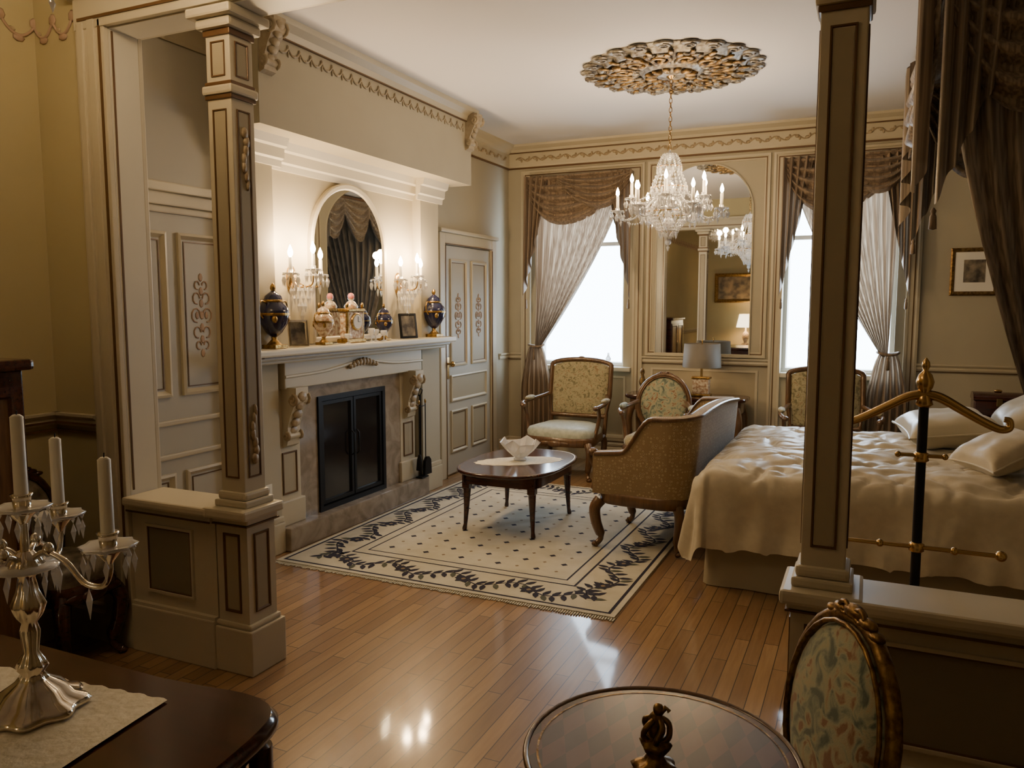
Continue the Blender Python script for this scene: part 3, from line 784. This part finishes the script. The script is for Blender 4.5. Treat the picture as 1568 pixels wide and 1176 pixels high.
pillow('bed_pillow',(.96,5.66,.93),(.25,.36,.12),0,0,-.5)
pillow('bed_pillow',(1.0,4.94,.90),(.24,.36,.12),.05,0,-.6)
pillow('bed_pillow',(.46,5.58,.835),(.26,.38,.10),.1,0,-.12,'pillow_satin')
pillow('bed_pillow',(.66,4.80,.83),(.19,.19,.08),.5,0,-.4,'bed_cream')
# canopy
b=B('bed_canopy_drapery')
cx0,cx1,cy0,cy1=.27,XR-.03,4.33,6.22; zt=3.16
b.box(cx0-.02,cx1,cy0-.02,cy1+.02,zt,zt+.07,'walnut',.015); b.box(cx0+.0,cx1,cy0,cy1,zt-.06,zt,'drape_canopy')
def curtain(y,sg,sh):
    def fn(u,v):
        z=zt-v*(zt-1.12)
        le=cx0+.05+sh+.37*max(0,(v-.3)/.7)**1.25; re=1.95-.75*v**1.5
        x=le+(re-le)*u
        am=.055*(1-.5*v)
        return (x,y+sg*(.02+am*sin(u*2*pi*13+v*1.5)+.03*sin(u*9+v*3)),z)
    b.grid(fn,150,24,'drape_canopy')
    def tail(u,v):
        z=1.12-v*1.0; w=.10+.16*v**.7; x=1.12+ (u-.5)*2*w*.9+.05*v
        return (x,y+sg*(.02+.035*sin(u*2*pi*7)),z)
    b.grid(tail,70,12,'drape_canopy')
    b.ell((1.08,y+sg*.01,1.12),(.09,.06,.03),'drape_valance')
curtain(cy0+.06,-1,0); curtain(cy1-.06,1,.62)
def vswag(p,q,depth,out,mt,nf=5):
    p=Vector(p); q=Vector(q); o=Vector(out)
    def fn(u,v):
        base=p.lerp(q,u); sag=4*u*(1-u)
        z=-(v*depth*(.35+.65*sag))
        return base+Vector((0,0,z))+o*(.03+.035*sin(v*2*pi*nf+u*1.2)*sag**.5+.06*sag*sin(v*pi*.8))
    b.grid(fn,24,40,mt)
def jabot(b,p,dirv,out,w,ln,mt,nf=4,taper=.9):
    p=Vector(p); d=Vector(dirv); o=Vector(out)
    def fn(u,v):
        L=ln*(1-taper*.62*u)
        return p+d*(w*u*(1-.15*v))+o*(.045+.035*sin(u*2*pi*nf+.5))+Vector((0,0,-v*L-.02*sin(u*2*pi*nf)))
    b.grid(fn,48,16,mt)
for k in range(3):
    y_a=cy0+(cy1-cy0)*k/3; vswag((cx0,y_a,zt+.02),(cx0,y_a+(cy1-cy0)/3,zt+.02),.62,(-1,0,0),'drape_canopy')
for yy,sg in ((cy0,-1),(cy1,1)):
    vswag((cx0,yy,zt+.02),(cx0+.65,yy,zt+.02),.72,(0,sg,0),'drape_canopy')
    vswag((cx0+.6,yy,zt+.02),(cx0+1.3,yy,zt+.02),.72,(0,sg,0),'drape_canopy')
    jabot(b,(cx0-.02,yy+sg*.03,zt+.03),(1,0,0),(0,sg,0),.30,1.12,'drape_canopy')
    jabot(b,(cx0-.04,yy-sg*.0,zt+.03),(0,-sg,0),(-1,0,0),.24,1.05,'drape_canopy')
    b.lathe([(.004,0),(.014,-.015),(.009,-.03),(.015,-.04),(.018,-.10),(.003,-.105)],(cx0-.02,yy+sg*.05,2.06),10,'drape_valance')
b.done()

# ------------------------------------------------------------------ window drapes
def window_drapes(name,a0,a1,side):
    b=B(name); yb=YF-.10; zt=2.88
    w0=a0+.14; w1=a1-.14; 
    tz=1.18
    xt=(w0+.09) if side<0 else (w1-.09)
    def panel(u,v):
        z=zt-v*(zt-tz)
        t=v; 
        if side<0:
            le=w0+.04+.05*t; re=(w1+.0)*(1-t**1.35)+(xt+.07)*t**1.35
        else:
            re=w1-.04-.05*t; le=(w0+.0)*(1-t**1.35)+(xt-.07)*t**1.35
        x=le+(re-le)*u
        am=.028+.012*t
        return (x,yb-.02+am*sin(u*2*pi*10+.7*t)-.04*t,z-.03*sin(u*pi)*t)
    b.grid(panel,150,30,'drape_sheer')
    def tail(u,v):
        z=tz-v*(tz-.12); w=.07+.10*min(1,v*2.5)**.7
        return (xt+(u-.5)*2*w,yb-.06+.03*sin(u*2*pi*6),z)
    b.grid(tail,70,16,'drape_sheer')
    b.tube([(xt+.085*cos(t*pi/6),yb-.06+.05*sin(t*pi/6),tz+.01*cos(t)) for t in range(12)],.012,6,'drape_valance',True)
    b.lathe([(.004,0),(.012,-.02),(.007,-.03),(.014,-.05),(.016,-.12),(.003,-.125)],(xt,yb-.12,tz-.02),10,'drape_valance')
    b.box(a0+.10,a1-.10,YF-.12,YF-.03,2.88,2.91,'drape_valance',.01)
    def sw(p,q,dep,off,skew):
        def fn(u,v):
            k=u**skew; sag=4*k*(1-k)
            x=p+(q-p)*u
            z=2.90-v*dep*(.22+.78*sag)-.012*sin(u*9)*v
            return (x,YF-.13-off-.035*sin(v*2*pi*4.5+u*2)*sag**.5-.06*sin(v*pi*.7)*sag,z)
        b.grid(fn,30,50,'drape_valance')
    sw(a0+.10,a1-.20,.50,0,.85); sw(a0+.45,a1-.10,.36,.035,1.3)
    for p,d in ((a0+.09,1),(a1-.09,-1)):
        def fn(u,v):
            Ln=1.25*(1-.60*u)
            return (p+d*(.26*u*(1-.35*v)),YF-.15-.035*sin(u*2*pi*4+.5)-.02*v,2.91-v*Ln)
        b.grid(fn,48,16,'drape_valance')
        b.lathe([(.003,0),(.010,-.02),(.006,-.03),(.011,-.04),(.013,-.09),(.002,-.1)],(p+d*.02,YF-.15,2.91-1.25),8,'drape_valance')
    b.done()
window_drapes('window_curtain',-3.39,-2.07,-1)
window_drapes('window_curtain',-.86,.38,1)

# ------------------------------------------------------------------ chandelier
def candle(b,x,y,z,h=.085,r=.011,lit=True,fs=1):
    b.lathe([(r,0),(r,h),(r*.6,h+.004)],(x,y,z),10,'wax')
    if lit: b.lathe([(.005*fs,0),(.012*fs,.012*fs),(.0135*fs,.026*fs),(.008*fs,.045*fs),(.001,.062*fs)],(x,y,z+h+.004),10,'flame_bulb')
def bobeche(b,x,y,z,R=.045,nd=7,dl=.05):
    b.lathe([(.006,-.03),(.012,-.02),(.016,-.01),(R,0),(R,.004),(.016,.006),(.016,.025),(.012,.026)],(x,y,z),14,'crystal')
    for k in range(nd):
        a=2*pi*k/nd; px,py=x+R*.95*cos(a),y+R*.95*sin(a)
        b.drop((px,py,z),.007,.016); b.drop((px,py,z-.016),.012,dl)
def chandelier(name,x,y,zarm,R,n,watt):
    b=B(name,(x,y,0))
    b.lathe([(.002,H-.005),(.055,H-.006),(.06,H-.03),(.03,H-.06),(.012,H-.075)][::-1],mt='brass')
    zt=zarm+.42
    nl=max(1,int((H-.07-zt)/.032))
    for k in range(nl):
        z=H-.075-(k+.5)*(H-.075-zt)/nl; a=(k%2)*pi/2
        b.tube([(.010*cos(t*pi/5)*cos(a),.010*cos(t*pi/5)*sin(a),z+.021*sin(t*pi/5)) for t in range(10)],.0028,5,'brass',True)
    b.lathe([(.004,-.14),(.03,-.12),(.05,-.09),(.03,-.06),(.015,-.04),(.035,0),(.07,.015),(.07,.02),(.03,.03),(.015,.05),(.03,.10),(.034,.14),(.015,.19),(.012,.25),(.03,.28),(.035,.30),(.012,.33),(.02,.36),(.045,.38),(.045,.385),(.01,.40),(.004,.42)],(0,0,zarm),16,'crystal')
    for (ra,za,rb,zb,m) in ((.045,.385,.085,.30,14),(.05,.31,.125,.16,20),(.125,.15,.09,.03,20),(.19,-.02,.07,-.15,26),(.06,-.15,.01,-.21,10)):
        for k in range(m):
            a=2*pi*k/m
            for t in range(7):
                q=t/6; r_=ra+(rb-ra)*q**.7; z_=zarm+za+(zb-za)*q
                b.drop((r_*cos(a),r_*sin(a),z_+.01),.0085,.024)
    for ra,za in ((.085,.30),(.125,.155),(.19,-.02),(.06,-.15)):
        b.tube([(ra*cos(t*pi/12),ra*sin(t*pi/12),zarm+za) for t in range(24)],.004,5,'brass',True)
        m=int(ra*150)
        for k in range(m): a=2*pi*k/m; b.drop((ra*cos(a),ra*sin(a),zarm+za),.010,.055)
    b.ell((0,0,zarm-.225),(.022,.022,.025),'crystal'); b.drop((0,0,zarm-.245),.012,.05)
    tips=[]
    for k in range(n):
        a=2*pi*(k+.3)/n; ca,sa=cos(a),sin(a)
        RR=R if k%2==0 else R*.78; dz=0 if k%2==0 else .07
        P=cat([(.03*ca,.03*sa,zarm+.0),(RR*.35*ca,RR*.35*sa,zarm+.06+dz*.3),(RR*.65*ca,RR*.65*sa,zarm-.05+dz*.6),(RR*.9*ca,RR*.9*sa,zarm-.06+dz),(RR*ca,RR*sa,zarm-.02+dz)],5)
        b.tube(P,.007,6,'crystal')
        bobeche(b,RR*ca,RR*sa,zarm+dz,.05,9,.055); candle(b,RR*ca,RR*sa,zarm+.02+dz)
        tips.append((RR*ca,RR*sa,zarm+dz))
        if k%2==0: point('%s_bulb_light'%name,(x+RR*ca,y+RR*sa,zarm+.19+dz),watt)
        for t in range(1,6):
            q=P[t*4 if t*4<len(P) else -1]; b.drop((q[0],q[1],q[2]-.006),.010,.05)
    for k in range(n):
        for (p,q,sg) in ((Vector(tips[k]),Vector(tips[(k+2)%n]),.07),(Vector((.12*cos(2*pi*(k+.3)/n),.12*sin(2*pi*(k+.3)/n),zarm+.15)),Vector(tips[k]),.03)):
            for t in range(1,12):
                s=t/12; c=p.lerp(q,s); b.drop((c.x,c.y,c.z-sg*4*s*(1-s)),.008,.018)
    return b.done()
MX,MY=-1.344,5.645
chandelier('crystal_chandelier',MX,MY,2.275,.365,12,7.5)
chandelier('crystal_chandelier',-2.27,1.66,2.765,.26,10,4.0)

b=B('ceiling_medallion',(MX,MY,H)); 
b.lathe([(.002,-.055),(.10,-.055),(.12,-.035),(.17,-.03),(.18,-.045),(.20,-.045),(.22,-.02),(.46,-.018),(.48,-.035),(.50,-.035),(.52,-.014),(.605,-.008),(.61,-.001)],seg=64,mt='medallion_silver')
for k in range(22):
    a=2*pi*k/22; b.M=Matrix.Rotation(a,4,'Z')
    b.ell((.585,0,-.010),(.055,.070,.012),'medallion_silver',9,5)
    b.tube([(.57+.045*cos(t*.8)*(1-t/14),.045*sin(t*.8)*(1-t/14),-.020) for t in range(11)],.008,5,'medallion_silver')
    b.ell((.49,.04,-.038),(.05,.02,.012),'medallion_bronze',8,4)
for k in range(12):
    a=2*pi*k/12; b.M=Matrix.Rotation(a,4,'Z')
    b.tube([(.34+.10*cos(t*.6)*(1-t/20),.085*sin(t*.6)*(1-t/20),-.032) for t in range(17)],.016,6,'medallion_bronze')
    b.ell((.30,0,-.032),(.035,.03,.025),'medallion_bronze',9,6)
    for s in (-1,1):
        b.ell((.40,.065*s,-.028),(.05,.028,.018),'medallion_bronze',8,5); b.ell((.25,.04*s,-.03),(.035,.018,.015),'medallion_silver',8,5)
        b.ell((.44,.03*s,-.03),(.02,.03,.016),'medallion_silver',8,5)
    b.ell((.14,0,-.05),(.05,.028,.02),'medallion_bronze',8,5)
b.M=Matrix.Identity(4)
b.done()

def sconce(name,yc,zc,watt):
    x0=-3.5
    b=B(name,(x0,yc,zc))
    b.M=PL(0); 
    b.loops([[(.045*math.cos(t)*s,.09*math.sin(t)*s,w) for t in [2*pi*k/16 for k in range(16)]] for s,w in ((1,0.001),(1,.012),(.7,.02),(.2,.03))],'brass')
    b.M=Matrix.Identity(4)
    for k,dy in enumerate((-.15,0,.15)):
        dx=.13 if dy else .19
        b.tube(cat([(.02,0,0),(.07,dy*.5,-.05),(dx*.9,dy,-.04),(dx,dy,.02)],5),.006,6,'brass')
        zz=.03+(.03 if dy==0 else 0)
        bobeche(b,dx,dy,zz,.052,10,.07); candle(b,dx,dy,zz+.02,.08,.012,True,1.25)
        point(name+'_light',(x0+dx,yc+dy,zc+zz+.19),watt)
        for t in range(5):
            b.drop((.04+dx*t/5,dy*t/5,-.03),.012,.075)
    for rr,zz,m in ((.07,-.05,12),(.05,-.10,9),(.025,-.15,6)):
        for k in range(m): b.drop((.09+rr*cos(k*2*pi/m),rr*sin(k*2*pi/m),zz),.012,.07)
    b.drop((.09,0,-.2),.018,.10)
    b.done()
sconce('crystal_wall_sconce',4.15,1.77,15); sconce('crystal_wall_sconce',5.44,1.77,15)

# ------------------------------------------------------------------ mantel objects
MZ=1.331
def urn(name,y,x,s,mt='porcelain_navy'):
    b=B(name,(x,y,MZ)); q=lambda L:[(r*s,z*s) for r,z in L]
    b.box(-.05*s,.05*s,-.05*s,.05*s,0,.022*s,'gilt',.003)
    b.lathe(q([(.042,.022),(.03,.035),(.016,.05),(.018,.065)]),mt='gilt')
    b.lathe(q([(.018,.065),(.045,.09),(.075,.14),(.086,.19),(.08,.225),(.055,.25),(.05,.262)]),seg=24,mt=mt)
    b.lathe(q([(.087,.183),(.0885,.19),(.087,.197)]),seg=24,mt='gilt',caps=False); b.lathe(q([(.052,.255),(.058,.262),(.052,.27)]),mt='gilt')
    b.lathe(q([(.052,.268),(.045,.29),(.02,.31),(.01,.318)]),mt=mt); b.lathe(q([(.008,.315),(.016,.33),(.014,.345),(.002,.362)]),mt='gilt')
    for a in range(4): b.ell((.072*s*cos(a*pi/2+pi/4),.072*s*sin(a*pi/2+pi/4),.165*s),(.018*s,.018*s,.024*s),'gilt',8,6)
    for sg in (-1,1): b.tube(cat([(0,sg*.05*s,.25*s),(0,sg*.10*s,.26*s),(0,sg*.115*s,.21*s),(0,sg*.083*s,.17*s)],5),.006*s,6,'gilt')
    b.done()
urn('porcelain_urn',3.83,-3.37,1.12); urn('porcelain_urn',5.80,-3.37,1.12)
urn('lidded_vase',4.33,-3.38,.82,'porcelain_white'); urn('lidded_vase',5.06,-3.38,.78)
b=B('mantel_clock',(-3.39,4.66,MZ))
b.box(-.05,.05,-.11,.11,0,.03,'gilt',.008); b.box(-.042,.042,-.085,.085,.03,.22,'porcelain_white',.01); b.box(-.05,.05,-.10,.10,.22,.245,'gilt',.008)
b.M=PL(0); b.loops([[(r*cos(2*pi*k/24),.15+r*sin(2*pi*k/24),w) for k in range(24)] for r,w in ((.062,.03),(.062,.052),(.055,.056),(.05,.05))],'gilt'); 
b.poly([(.05*cos(2*pi*k/24),.15+.05*sin(2*pi*k/24),.0565) for k in range(24)],'picture_mat')
b.box(-.0015,.0015,.15,.188,.057,.059,'black_iron'); b.box(0,.026,.1485,.1515,.057,.059,'black_iron')
b.M=Matrix.Identity(4)
for sy in (-1,1):
    b.tube([(.03,sy*.092,.03),(.03,sy*.092,.22)],.011,8,'gilt'); b.ell((.03,sy*.09,.265),(.012,.012,.022),'gilt')
b.lathe([(.045,.245),(.05,.26),(.03,.29),(.015,.30),(.024,.315)],mt='porcelain_white'); b.ell((0,0,.33),(.024,.024,.026),'porcelain_pink')
b.done()
def photo(name,y,x,yaw,w,h,mt):
    b=B(name,(x,y,MZ)); b.W=Matrix.Translation((x,y,MZ+.003))@Matrix.Rotation(yaw,4,'Z')@Matrix.Rotation(-.15,4,'Y')
    b.M=PL(0); b.box(-w/2,w/2,0,h,-.012,0,mt,.003)
    b.frame(-w/2,w/2,0,h,[(0,0),(0,.008),(.012,.01),(.018,.002)],mt,'photo_dark'); b.M=Matrix.Identity(4)
    b.tube([(-.01,0,h*.6),(-.07,0,.016)],.004,5,mt); b.done()
photo('photo_frame',4.05,-3.36,-.5,.13,.17,'silver'); photo('photo_frame',5.42,-3.38,-.4,.16,.2,'black_iron')
for y,h,x in ((4.82,.1,-3.33),(4.9,.09,-3.35),(4.98,.08,-3.33),(4.52,.07,-3.32)):
    b=B('crystal_goblet',(x,y,MZ)); b.lathe([(.024,0),(.022,.004),(.004,.01),(.004,h*.45),(.022,h*.6),(.026,h*.8),(.024,h),(.022,h),(.022,h*.7),(.002,h*.55)],seg=12,mt='crystal'); b.done()
b=B('fireplace_tool_set',(-3.395,5.60,.157))
b.box(-.02,.045,-.055,.055,0,.012,'black_iron',.004)
b.tube([(0,0,.01),(0,0,.70)],.008,8,'black_iron'); b.tube([(.01*cos(t*pi/6),.03*sin(t*pi/6),.72+.03*cos(t*pi/6)) for t in range(12)],.005,5,'black_iron',True)
b.tube([(0,-.06,.60),(0,.06,.60)],.005,6,'black_iron')
for dy in (-.05,.05):
    b.tube([(.018,dy,.62),(.018,dy,.12)],.005,6,'black_iron'); b.ell((.018,dy,.64),(.009,.009,.02),'brass')
b.loops([[(.02,.05-.05*s,.17-.15*t),(.045,.05-.05*s,.17-.15*t),(.045,.05+.05*s,.17-.15*t),(.02,.05+.05*s,.17-.15*t)] for t,s in ((0,.3),(.2,.9),(1,1.1))],'black_iron',True,True,False)
b.lathe([(.01,.2),(.022,.16),(.03,.07),(.002,.068)],(.018,-.05,0),10,'black_iron')
b.done()
b=B('electrical_outlet'); b.M=PL(-3.42); b.box(3.75,3.82,.36,.47,0.001,.006,'plastic_white',.002); b.box(3.775,3.795,.425,.45,.004,.008,'panel_dark'); b.box(3.775,3.795,.38,.405,.004,.008,'panel_dark'); b.done()

b=B('framed_picture'); b.M=PF(YF); b.frame(.60,.96,1.68,2.08,[(0,.001),(0,.02),(.012,.028),(.03,.02),(.035,.012)],'gilt_dark','picture_mat'); b.poly([(.70,1.79,.014),(.86,1.79,.014),(.86,1.98,.014),(.70,1.98,.014)],'photo_dark'); b.done()
b=B('nightstand',(1.05,7.15,0))
b.box(-.30,.30,-.22,.22,.70,.74,'mahogany',.012); b.box(-.27,.27,-.2,.2,.16,.70,'mahogany',.008)
b.M=PF(-.2)
for z0,z1 in ((.46,.66),(.2,.42)): b.frame(-.23,.23,z0,z1,[(0,0),(0,.012),(.01,.014),(.015,.006)],'mahogany','walnut'); b.ell((0,(z0+z1)/2,.02),(.014,.014,.014),'brass')
b.M=Matrix.Identity(4)
for sx in (-1,1):
    for sy in (-1,1): b.tube([(sx*.23,sy*.16,.17),(sx*.24,sy*.17,0)],[.028,.016],8,'mahogany')
b.done()
b=B('jewelry_box',(.93,7.12,.741))
b.box(-.17,.17,-.11,.11,0,.12,'mahogany',.012); b.loops([[(x,-.115*cos(t*pi/10),.122+.06*sin(t*pi/10)) for t in range(11)] for x in (-.175,.175)],'mahogany'); b.box(-.02,.02,-.12,-.108,.08,.14,'brass',.003)
b.ell((0,0,.19),(.03,.015,.012),'brass'); b.done()

b=B('brass_quilt_stand',(.185,3.12,0))
b.tube([(0,0,.03),(0,0,1.28)],.0165,12,'black_iron')
for z in (1.06,.73): b.lathe([(.017,-.018),(.026,-.012),(.022,0),(.026,.012),(.017,.018)],(0,0,z),14,'brass')
b.lathe([(.017,1.24),(.03,1.25),(.022,1.275),(.014,1.29),(.026,1.31),(.03,1.33),(.022,1.355),(.008,1.37),(.014,1.385),(.012,1.40),(.002,1.415)],mt='brass')
for sg in (-1,1):
    P=cat([(0,0,1.285),(sg*.05,0,1.275),(sg*.12,0,1.235),(sg*.19,0,1.195),(sg*.235,0,1.175),(sg*.262,0,1.18),(sg*.262,0,1.205),(sg*.245,0,1.21)],6)
    b.tube(P,[.018-.008*i/(len(P)-1) for i in range(len(P))],8,'brass')
    b.tube([(0,0,1.065),(sg*.07,0,1.065)],.007,8,'brass'); b.ell((sg*.075,0,1.065),(.011,.011,.011),'brass')
    b.tube([(0,0,.73),(sg*.26,0,.73)],.008,8,'brass'); b.ell((sg*.262,0,.73),(.019,.019,.019),'brass'); b.ell((sg*.12,0,.73),(.014,.014,.014),'brass')
    b.tube(cat([(0,0,.10),(sg*.12,0,.07),(sg*.22,0,.02),(sg*.26,0,.012)],5),.012,8,'brass')
    b.tube(cat([(0,0,.10),(0,sg*.09,.07),(0,sg*.15,.02),(0,sg*.18,.012)],5),.012,8,'brass')
b.done()

# ------------------------------------------------------------------ foreground
def serp(w,d,n=72,amp=.02,e=.2):
    P=[]
    for k in range(n):
        t=2*pi*(k+.5)/n
        x=w/2*math.copysign(abs(cos(t))**e,cos(t)); y=d/2*math.copysign(abs(sin(t))**e,sin(t))
        y+=(amp*cos(x/w*4*pi))*(1 if sin(t)>0 else -1)*min(1,abs(sin(t))*2)
        x+=amp*.8*cos(y/d*2*pi)*(1 if cos(t)>0 else -1)*min(1,abs(cos(t))*2)
        P.append((x,y))
    return P
b=B('sideboard',(-1.66,.615,0))
so=serp(1.47,1.00)
L=lambda s,z:[(q[0]*s,q[1]*s,z) for q in so]
b.loops([L(.95,.79),L(.975,.80),L(.985,.815),L(1,.825),L(1.0,.838),L(.985,.85)],'mahogany')
b.loops([L(.92,.14),L(.93,.16),L(.93,.79)],'mahogany')
for sx in (-1,1):
    for sy in (-1,1):
        b.tube([(sx*.62,sy*.40,.16),(sx*.63,sy*.42,.08),(sx*.63,sy*.42,0)],[.04,.045,.025],10,'mahogany')
        b.tube([(sx*.665,sy*.445,.16),(sx*.665,sy*.445,.79)],.022,10,'mahogany')
b.M=PL(.68)
for z0,z1 in ((.2,.38),(.4,.58),(.6,.76)):
    b.frame(-.34,.34,z0,z1,[(0,0),(0,.02),(.012,.024),(.02,.016)],'mahogany','walnut')
    for s in (-1,1): b.ell((s*.17,(z0+z1)/2,.026),(.02,.02,.016),'brass')
b.done()
b=B('lace_runner'); b.W=Matrix.Translation((-1.50,.66,.853))@Matrix.Rotation(.1,4,'Z')
def lr(u,v):
    x=(u-.5)*.70; y=(v-.5)*.66
    e_=.003*cos(u*90)*(v in(0,1)); return (x,y+e_,.0015+.0015*noise.noise(Vector((x*12,y*12,0))))
b.grid(lr,60,40,'lace'); b.done()
b=B('silver_candelabra',(-1.38,.895,.8565))
b.lathe([(.085,0),(.088,.006),(.08,.014),(.062,.022),(.05,.04),(.028,.055),(.018,.07),(.026,.082),(.02,.095),(.012,.11),(.016,.15),(.012,.165),(.022,.18),(.028,.20),(.018,.225),(.013,.25),(.02,.262),(.03,.275),(.02,.29),(.012,.30)],seg=48,mt='silver',lobes=8,lamp=.08)
b.lathe([(.03,.262),(.055,.268),(.055,.272),(.02,.275)],seg=20,mt='crystal')
b.tube([(0,0,.29),(0,0,.35)],.008,8,'silver')
def cup(x,y,z,h=.145):
    b.lathe([(.004,-.03),(.01,-.02),(.022,-.006),(.026,0),(.014,.004),(.016,.024),(.019,.03),(.013,.03)],(x,y,z),16,'silver')
    b.lathe([(.014,0),(.042,.002),(.046,.008),(.042,.006),(.014,.004)],(x,y,z),16,'crystal',lobes=8,lamp=.08)
    for k in range(8):
        a=2*pi*k/8; px,py=x+.041*cos(a),y+.041*sin(a); b.drop((px,py,z+.004),.0045,.012); b.drop((px,py,z-.008),.0065,.042)
    b.lathe([(.0115,.02),(.0108,.02+h),(.006,.024+h)],(x,y,z),14,'wax'); b.tube([(x,y,z+h+.02),(x+.001,y,z+h+.032)],.0012,5,'black_iron')
cup(0,0,.375,.15)
for a in (.22,-1.28,-2.92,2.2):
    ca,sa=cos(a),sin(a); R=.175
    P=cat([(0,0,.27),(.04*ca,.04*sa,.30),(.085*ca,.085*sa,.285),(.12*ca,.12*sa,.25),(.158*ca,.158*sa,.245),(R*ca,R*sa,.27),(R*ca,R*sa,.30)],5)
    b.tube(P,.0055,8,'silver'); b.ell((.05*ca,.05*sa,.305),(.01,.01,.014),'silver'); cup(R*ca,R*sa,.315,.14)
    b.drop((.07*ca,.07*sa,.28),.007,.055); b.drop((.13*ca,.13*sa,.24),.007,.06)
for k in range(10): b.drop((.05*cos(k*.63),.05*sin(k*.63),.268),.006,.05)
b.done()
b=B('dark_cabinet',(-3.29,1.60,0))
b.box(-.22,.22,-.5,.46,.001,.09,'mahogany',.01); b.box(-.20,.20,-.47,.44,.09,1.34,'mahogany',.006); b.box(-.235,.235,-.5,.47,1.34,1.385,'mahogany',.015)
b.M=PL(.2)
for y0,y1 in ((-.44,-.02),(.0,.42)): b.frame(y0,y1,.14,1.28,[(0,0),(0,.012),(.04,.014),(.05,.004)],'mahogany','walnut')
b.ell((-.05,.7,.02),(.012,.012,.014),'brass'); b.ell((.03,.7,.02),(.012,.012,.014),'brass')
b.done()
RX,RY=-.33,1.405
b=B('round_pedestal_table',(RX,RY,0))
b.lathe([(.24,.715),(.255,.722),(.26,.735),(.257,.748),(.25,.75)],seg=56,mt='mahogany')
b.lathe([(.259,.745),(.2625,.75),(.257,.755),(.252,.75)],seg=56,mt='walnut',caps=False)
b.lathe([(.25,.7505),(.002,.7508)],seg=56,mt='inlay_wood')
b.lathe([(.236,.7512),(.232,.7512)],seg=56,mt='gilt_dark',caps=False)
b.lathe([(.22,.68),(.225,.715)],seg=40,mt='mahogany')
b.lathe([(.03,.10),(.05,.14),(.055,.2),(.03,.28),(.022,.35),(.03,.45),(.045,.52),(.025,.6),(.04,.65),(.10,.68)],seg=24,mt='mahogany')
for k in range(3):
    a=2*pi*k/3+2.9; b.tube(cat([(.03*cos(a),.03*sin(a),.2),(.12*cos(a),.12*sin(a),.16),(.21*cos(a),.21*sin(a),.05),(.24*cos(a),.24*sin(a),.022)],5),.021,8,'mahogany')
b.done()
b=B('bronze_figurine',(RX+.005,RY-.06,.752))
b.lathe([(.038,0),(.042,.006),(.033,.014),(.020,.02),(.014,.03),(.024,.045),(.028,.055),(.016,.062)],seg=24,mt='gilt_dark',lobes=6,lamp=.12)
for k in range(5):
    a=k*2*pi/5; b.tube(cat([(.012*cos(a),.012*sin(a),.055),(.024*cos(a),.024*sin(a),.07),(.023*cos(a+.4),.023*sin(a+.4),.09),(.010*cos(a+.7),.010*sin(a+.7),.10)],4),.0055,6,'gilt_dark')
b.ell((0,0,.085),(.016,.014,.03),'gilt_dark'); b.ell((.004,0,.118),(.010,.010,.012),'gilt_dark'); b.tube([(0,0,.1),(.018,.0,.125),(.024,.0,.118)],.0045,6,'gilt_dark')
b.done()

# ---- back room (seen in the pier mirror)
b=B('side_table',(-2.45,-2.2,0)); b.lathe([(.3,.70),(.31,.71),(.31,.73),(.3,.74)],seg=32,mt='mahogany'); b.lathe([(.16,0.001),(.14,.03),(.03,.08),(.03,.6),(.06,.7)],mt='mahogany'); b.done()
b=B('table_lamp',(-2.45,-2.2,.742)); b.lathe([(.08,0),(.08,.02),(.03,.05),(.07,.15),(.06,.25),(.015,.3),(.012,.42)],mt='porcelain_white'); b.lathe([(.2,.38),(.14,.66)],seg=28,mt='shade_lit',caps=False); b.done()
point('table_lamp_light',(-2.45,-2.2,1.27),20,r=.08)
b=B('landscape_painting'); b.M=PB(YB); b.frame(-3.2,-2.3,1.65,2.3,[(0,.001),(0,.03),(.03,.05),(.07,.03),(.08,.015)],'gilt','painting_art'); b.done()

# ------------------------------------------------------------------ world, camera
w=bpy.data.worlds.new('sky'); bpy.context.scene.world=w; w.use_nodes=True
bg=w.node_tree.nodes['Background']; bg.inputs['Color'].default_value=(.70,.85,1,1); bg.inputs['Strength'].default_value=16
cam=bpy.data.cameras.new('camera'); co=bpy.data.objects.new('camera',cam); bpy.context.scene.collection.objects.link(co)
cam.sensor_width=36; cam.lens=1201/1568*36; cam.clip_start=.02
co.location=(0,0,1.6); co.rotation_euler=(math.radians(90-5.75),0,math.radians(24.5))
bpy.context.scene.camera=co
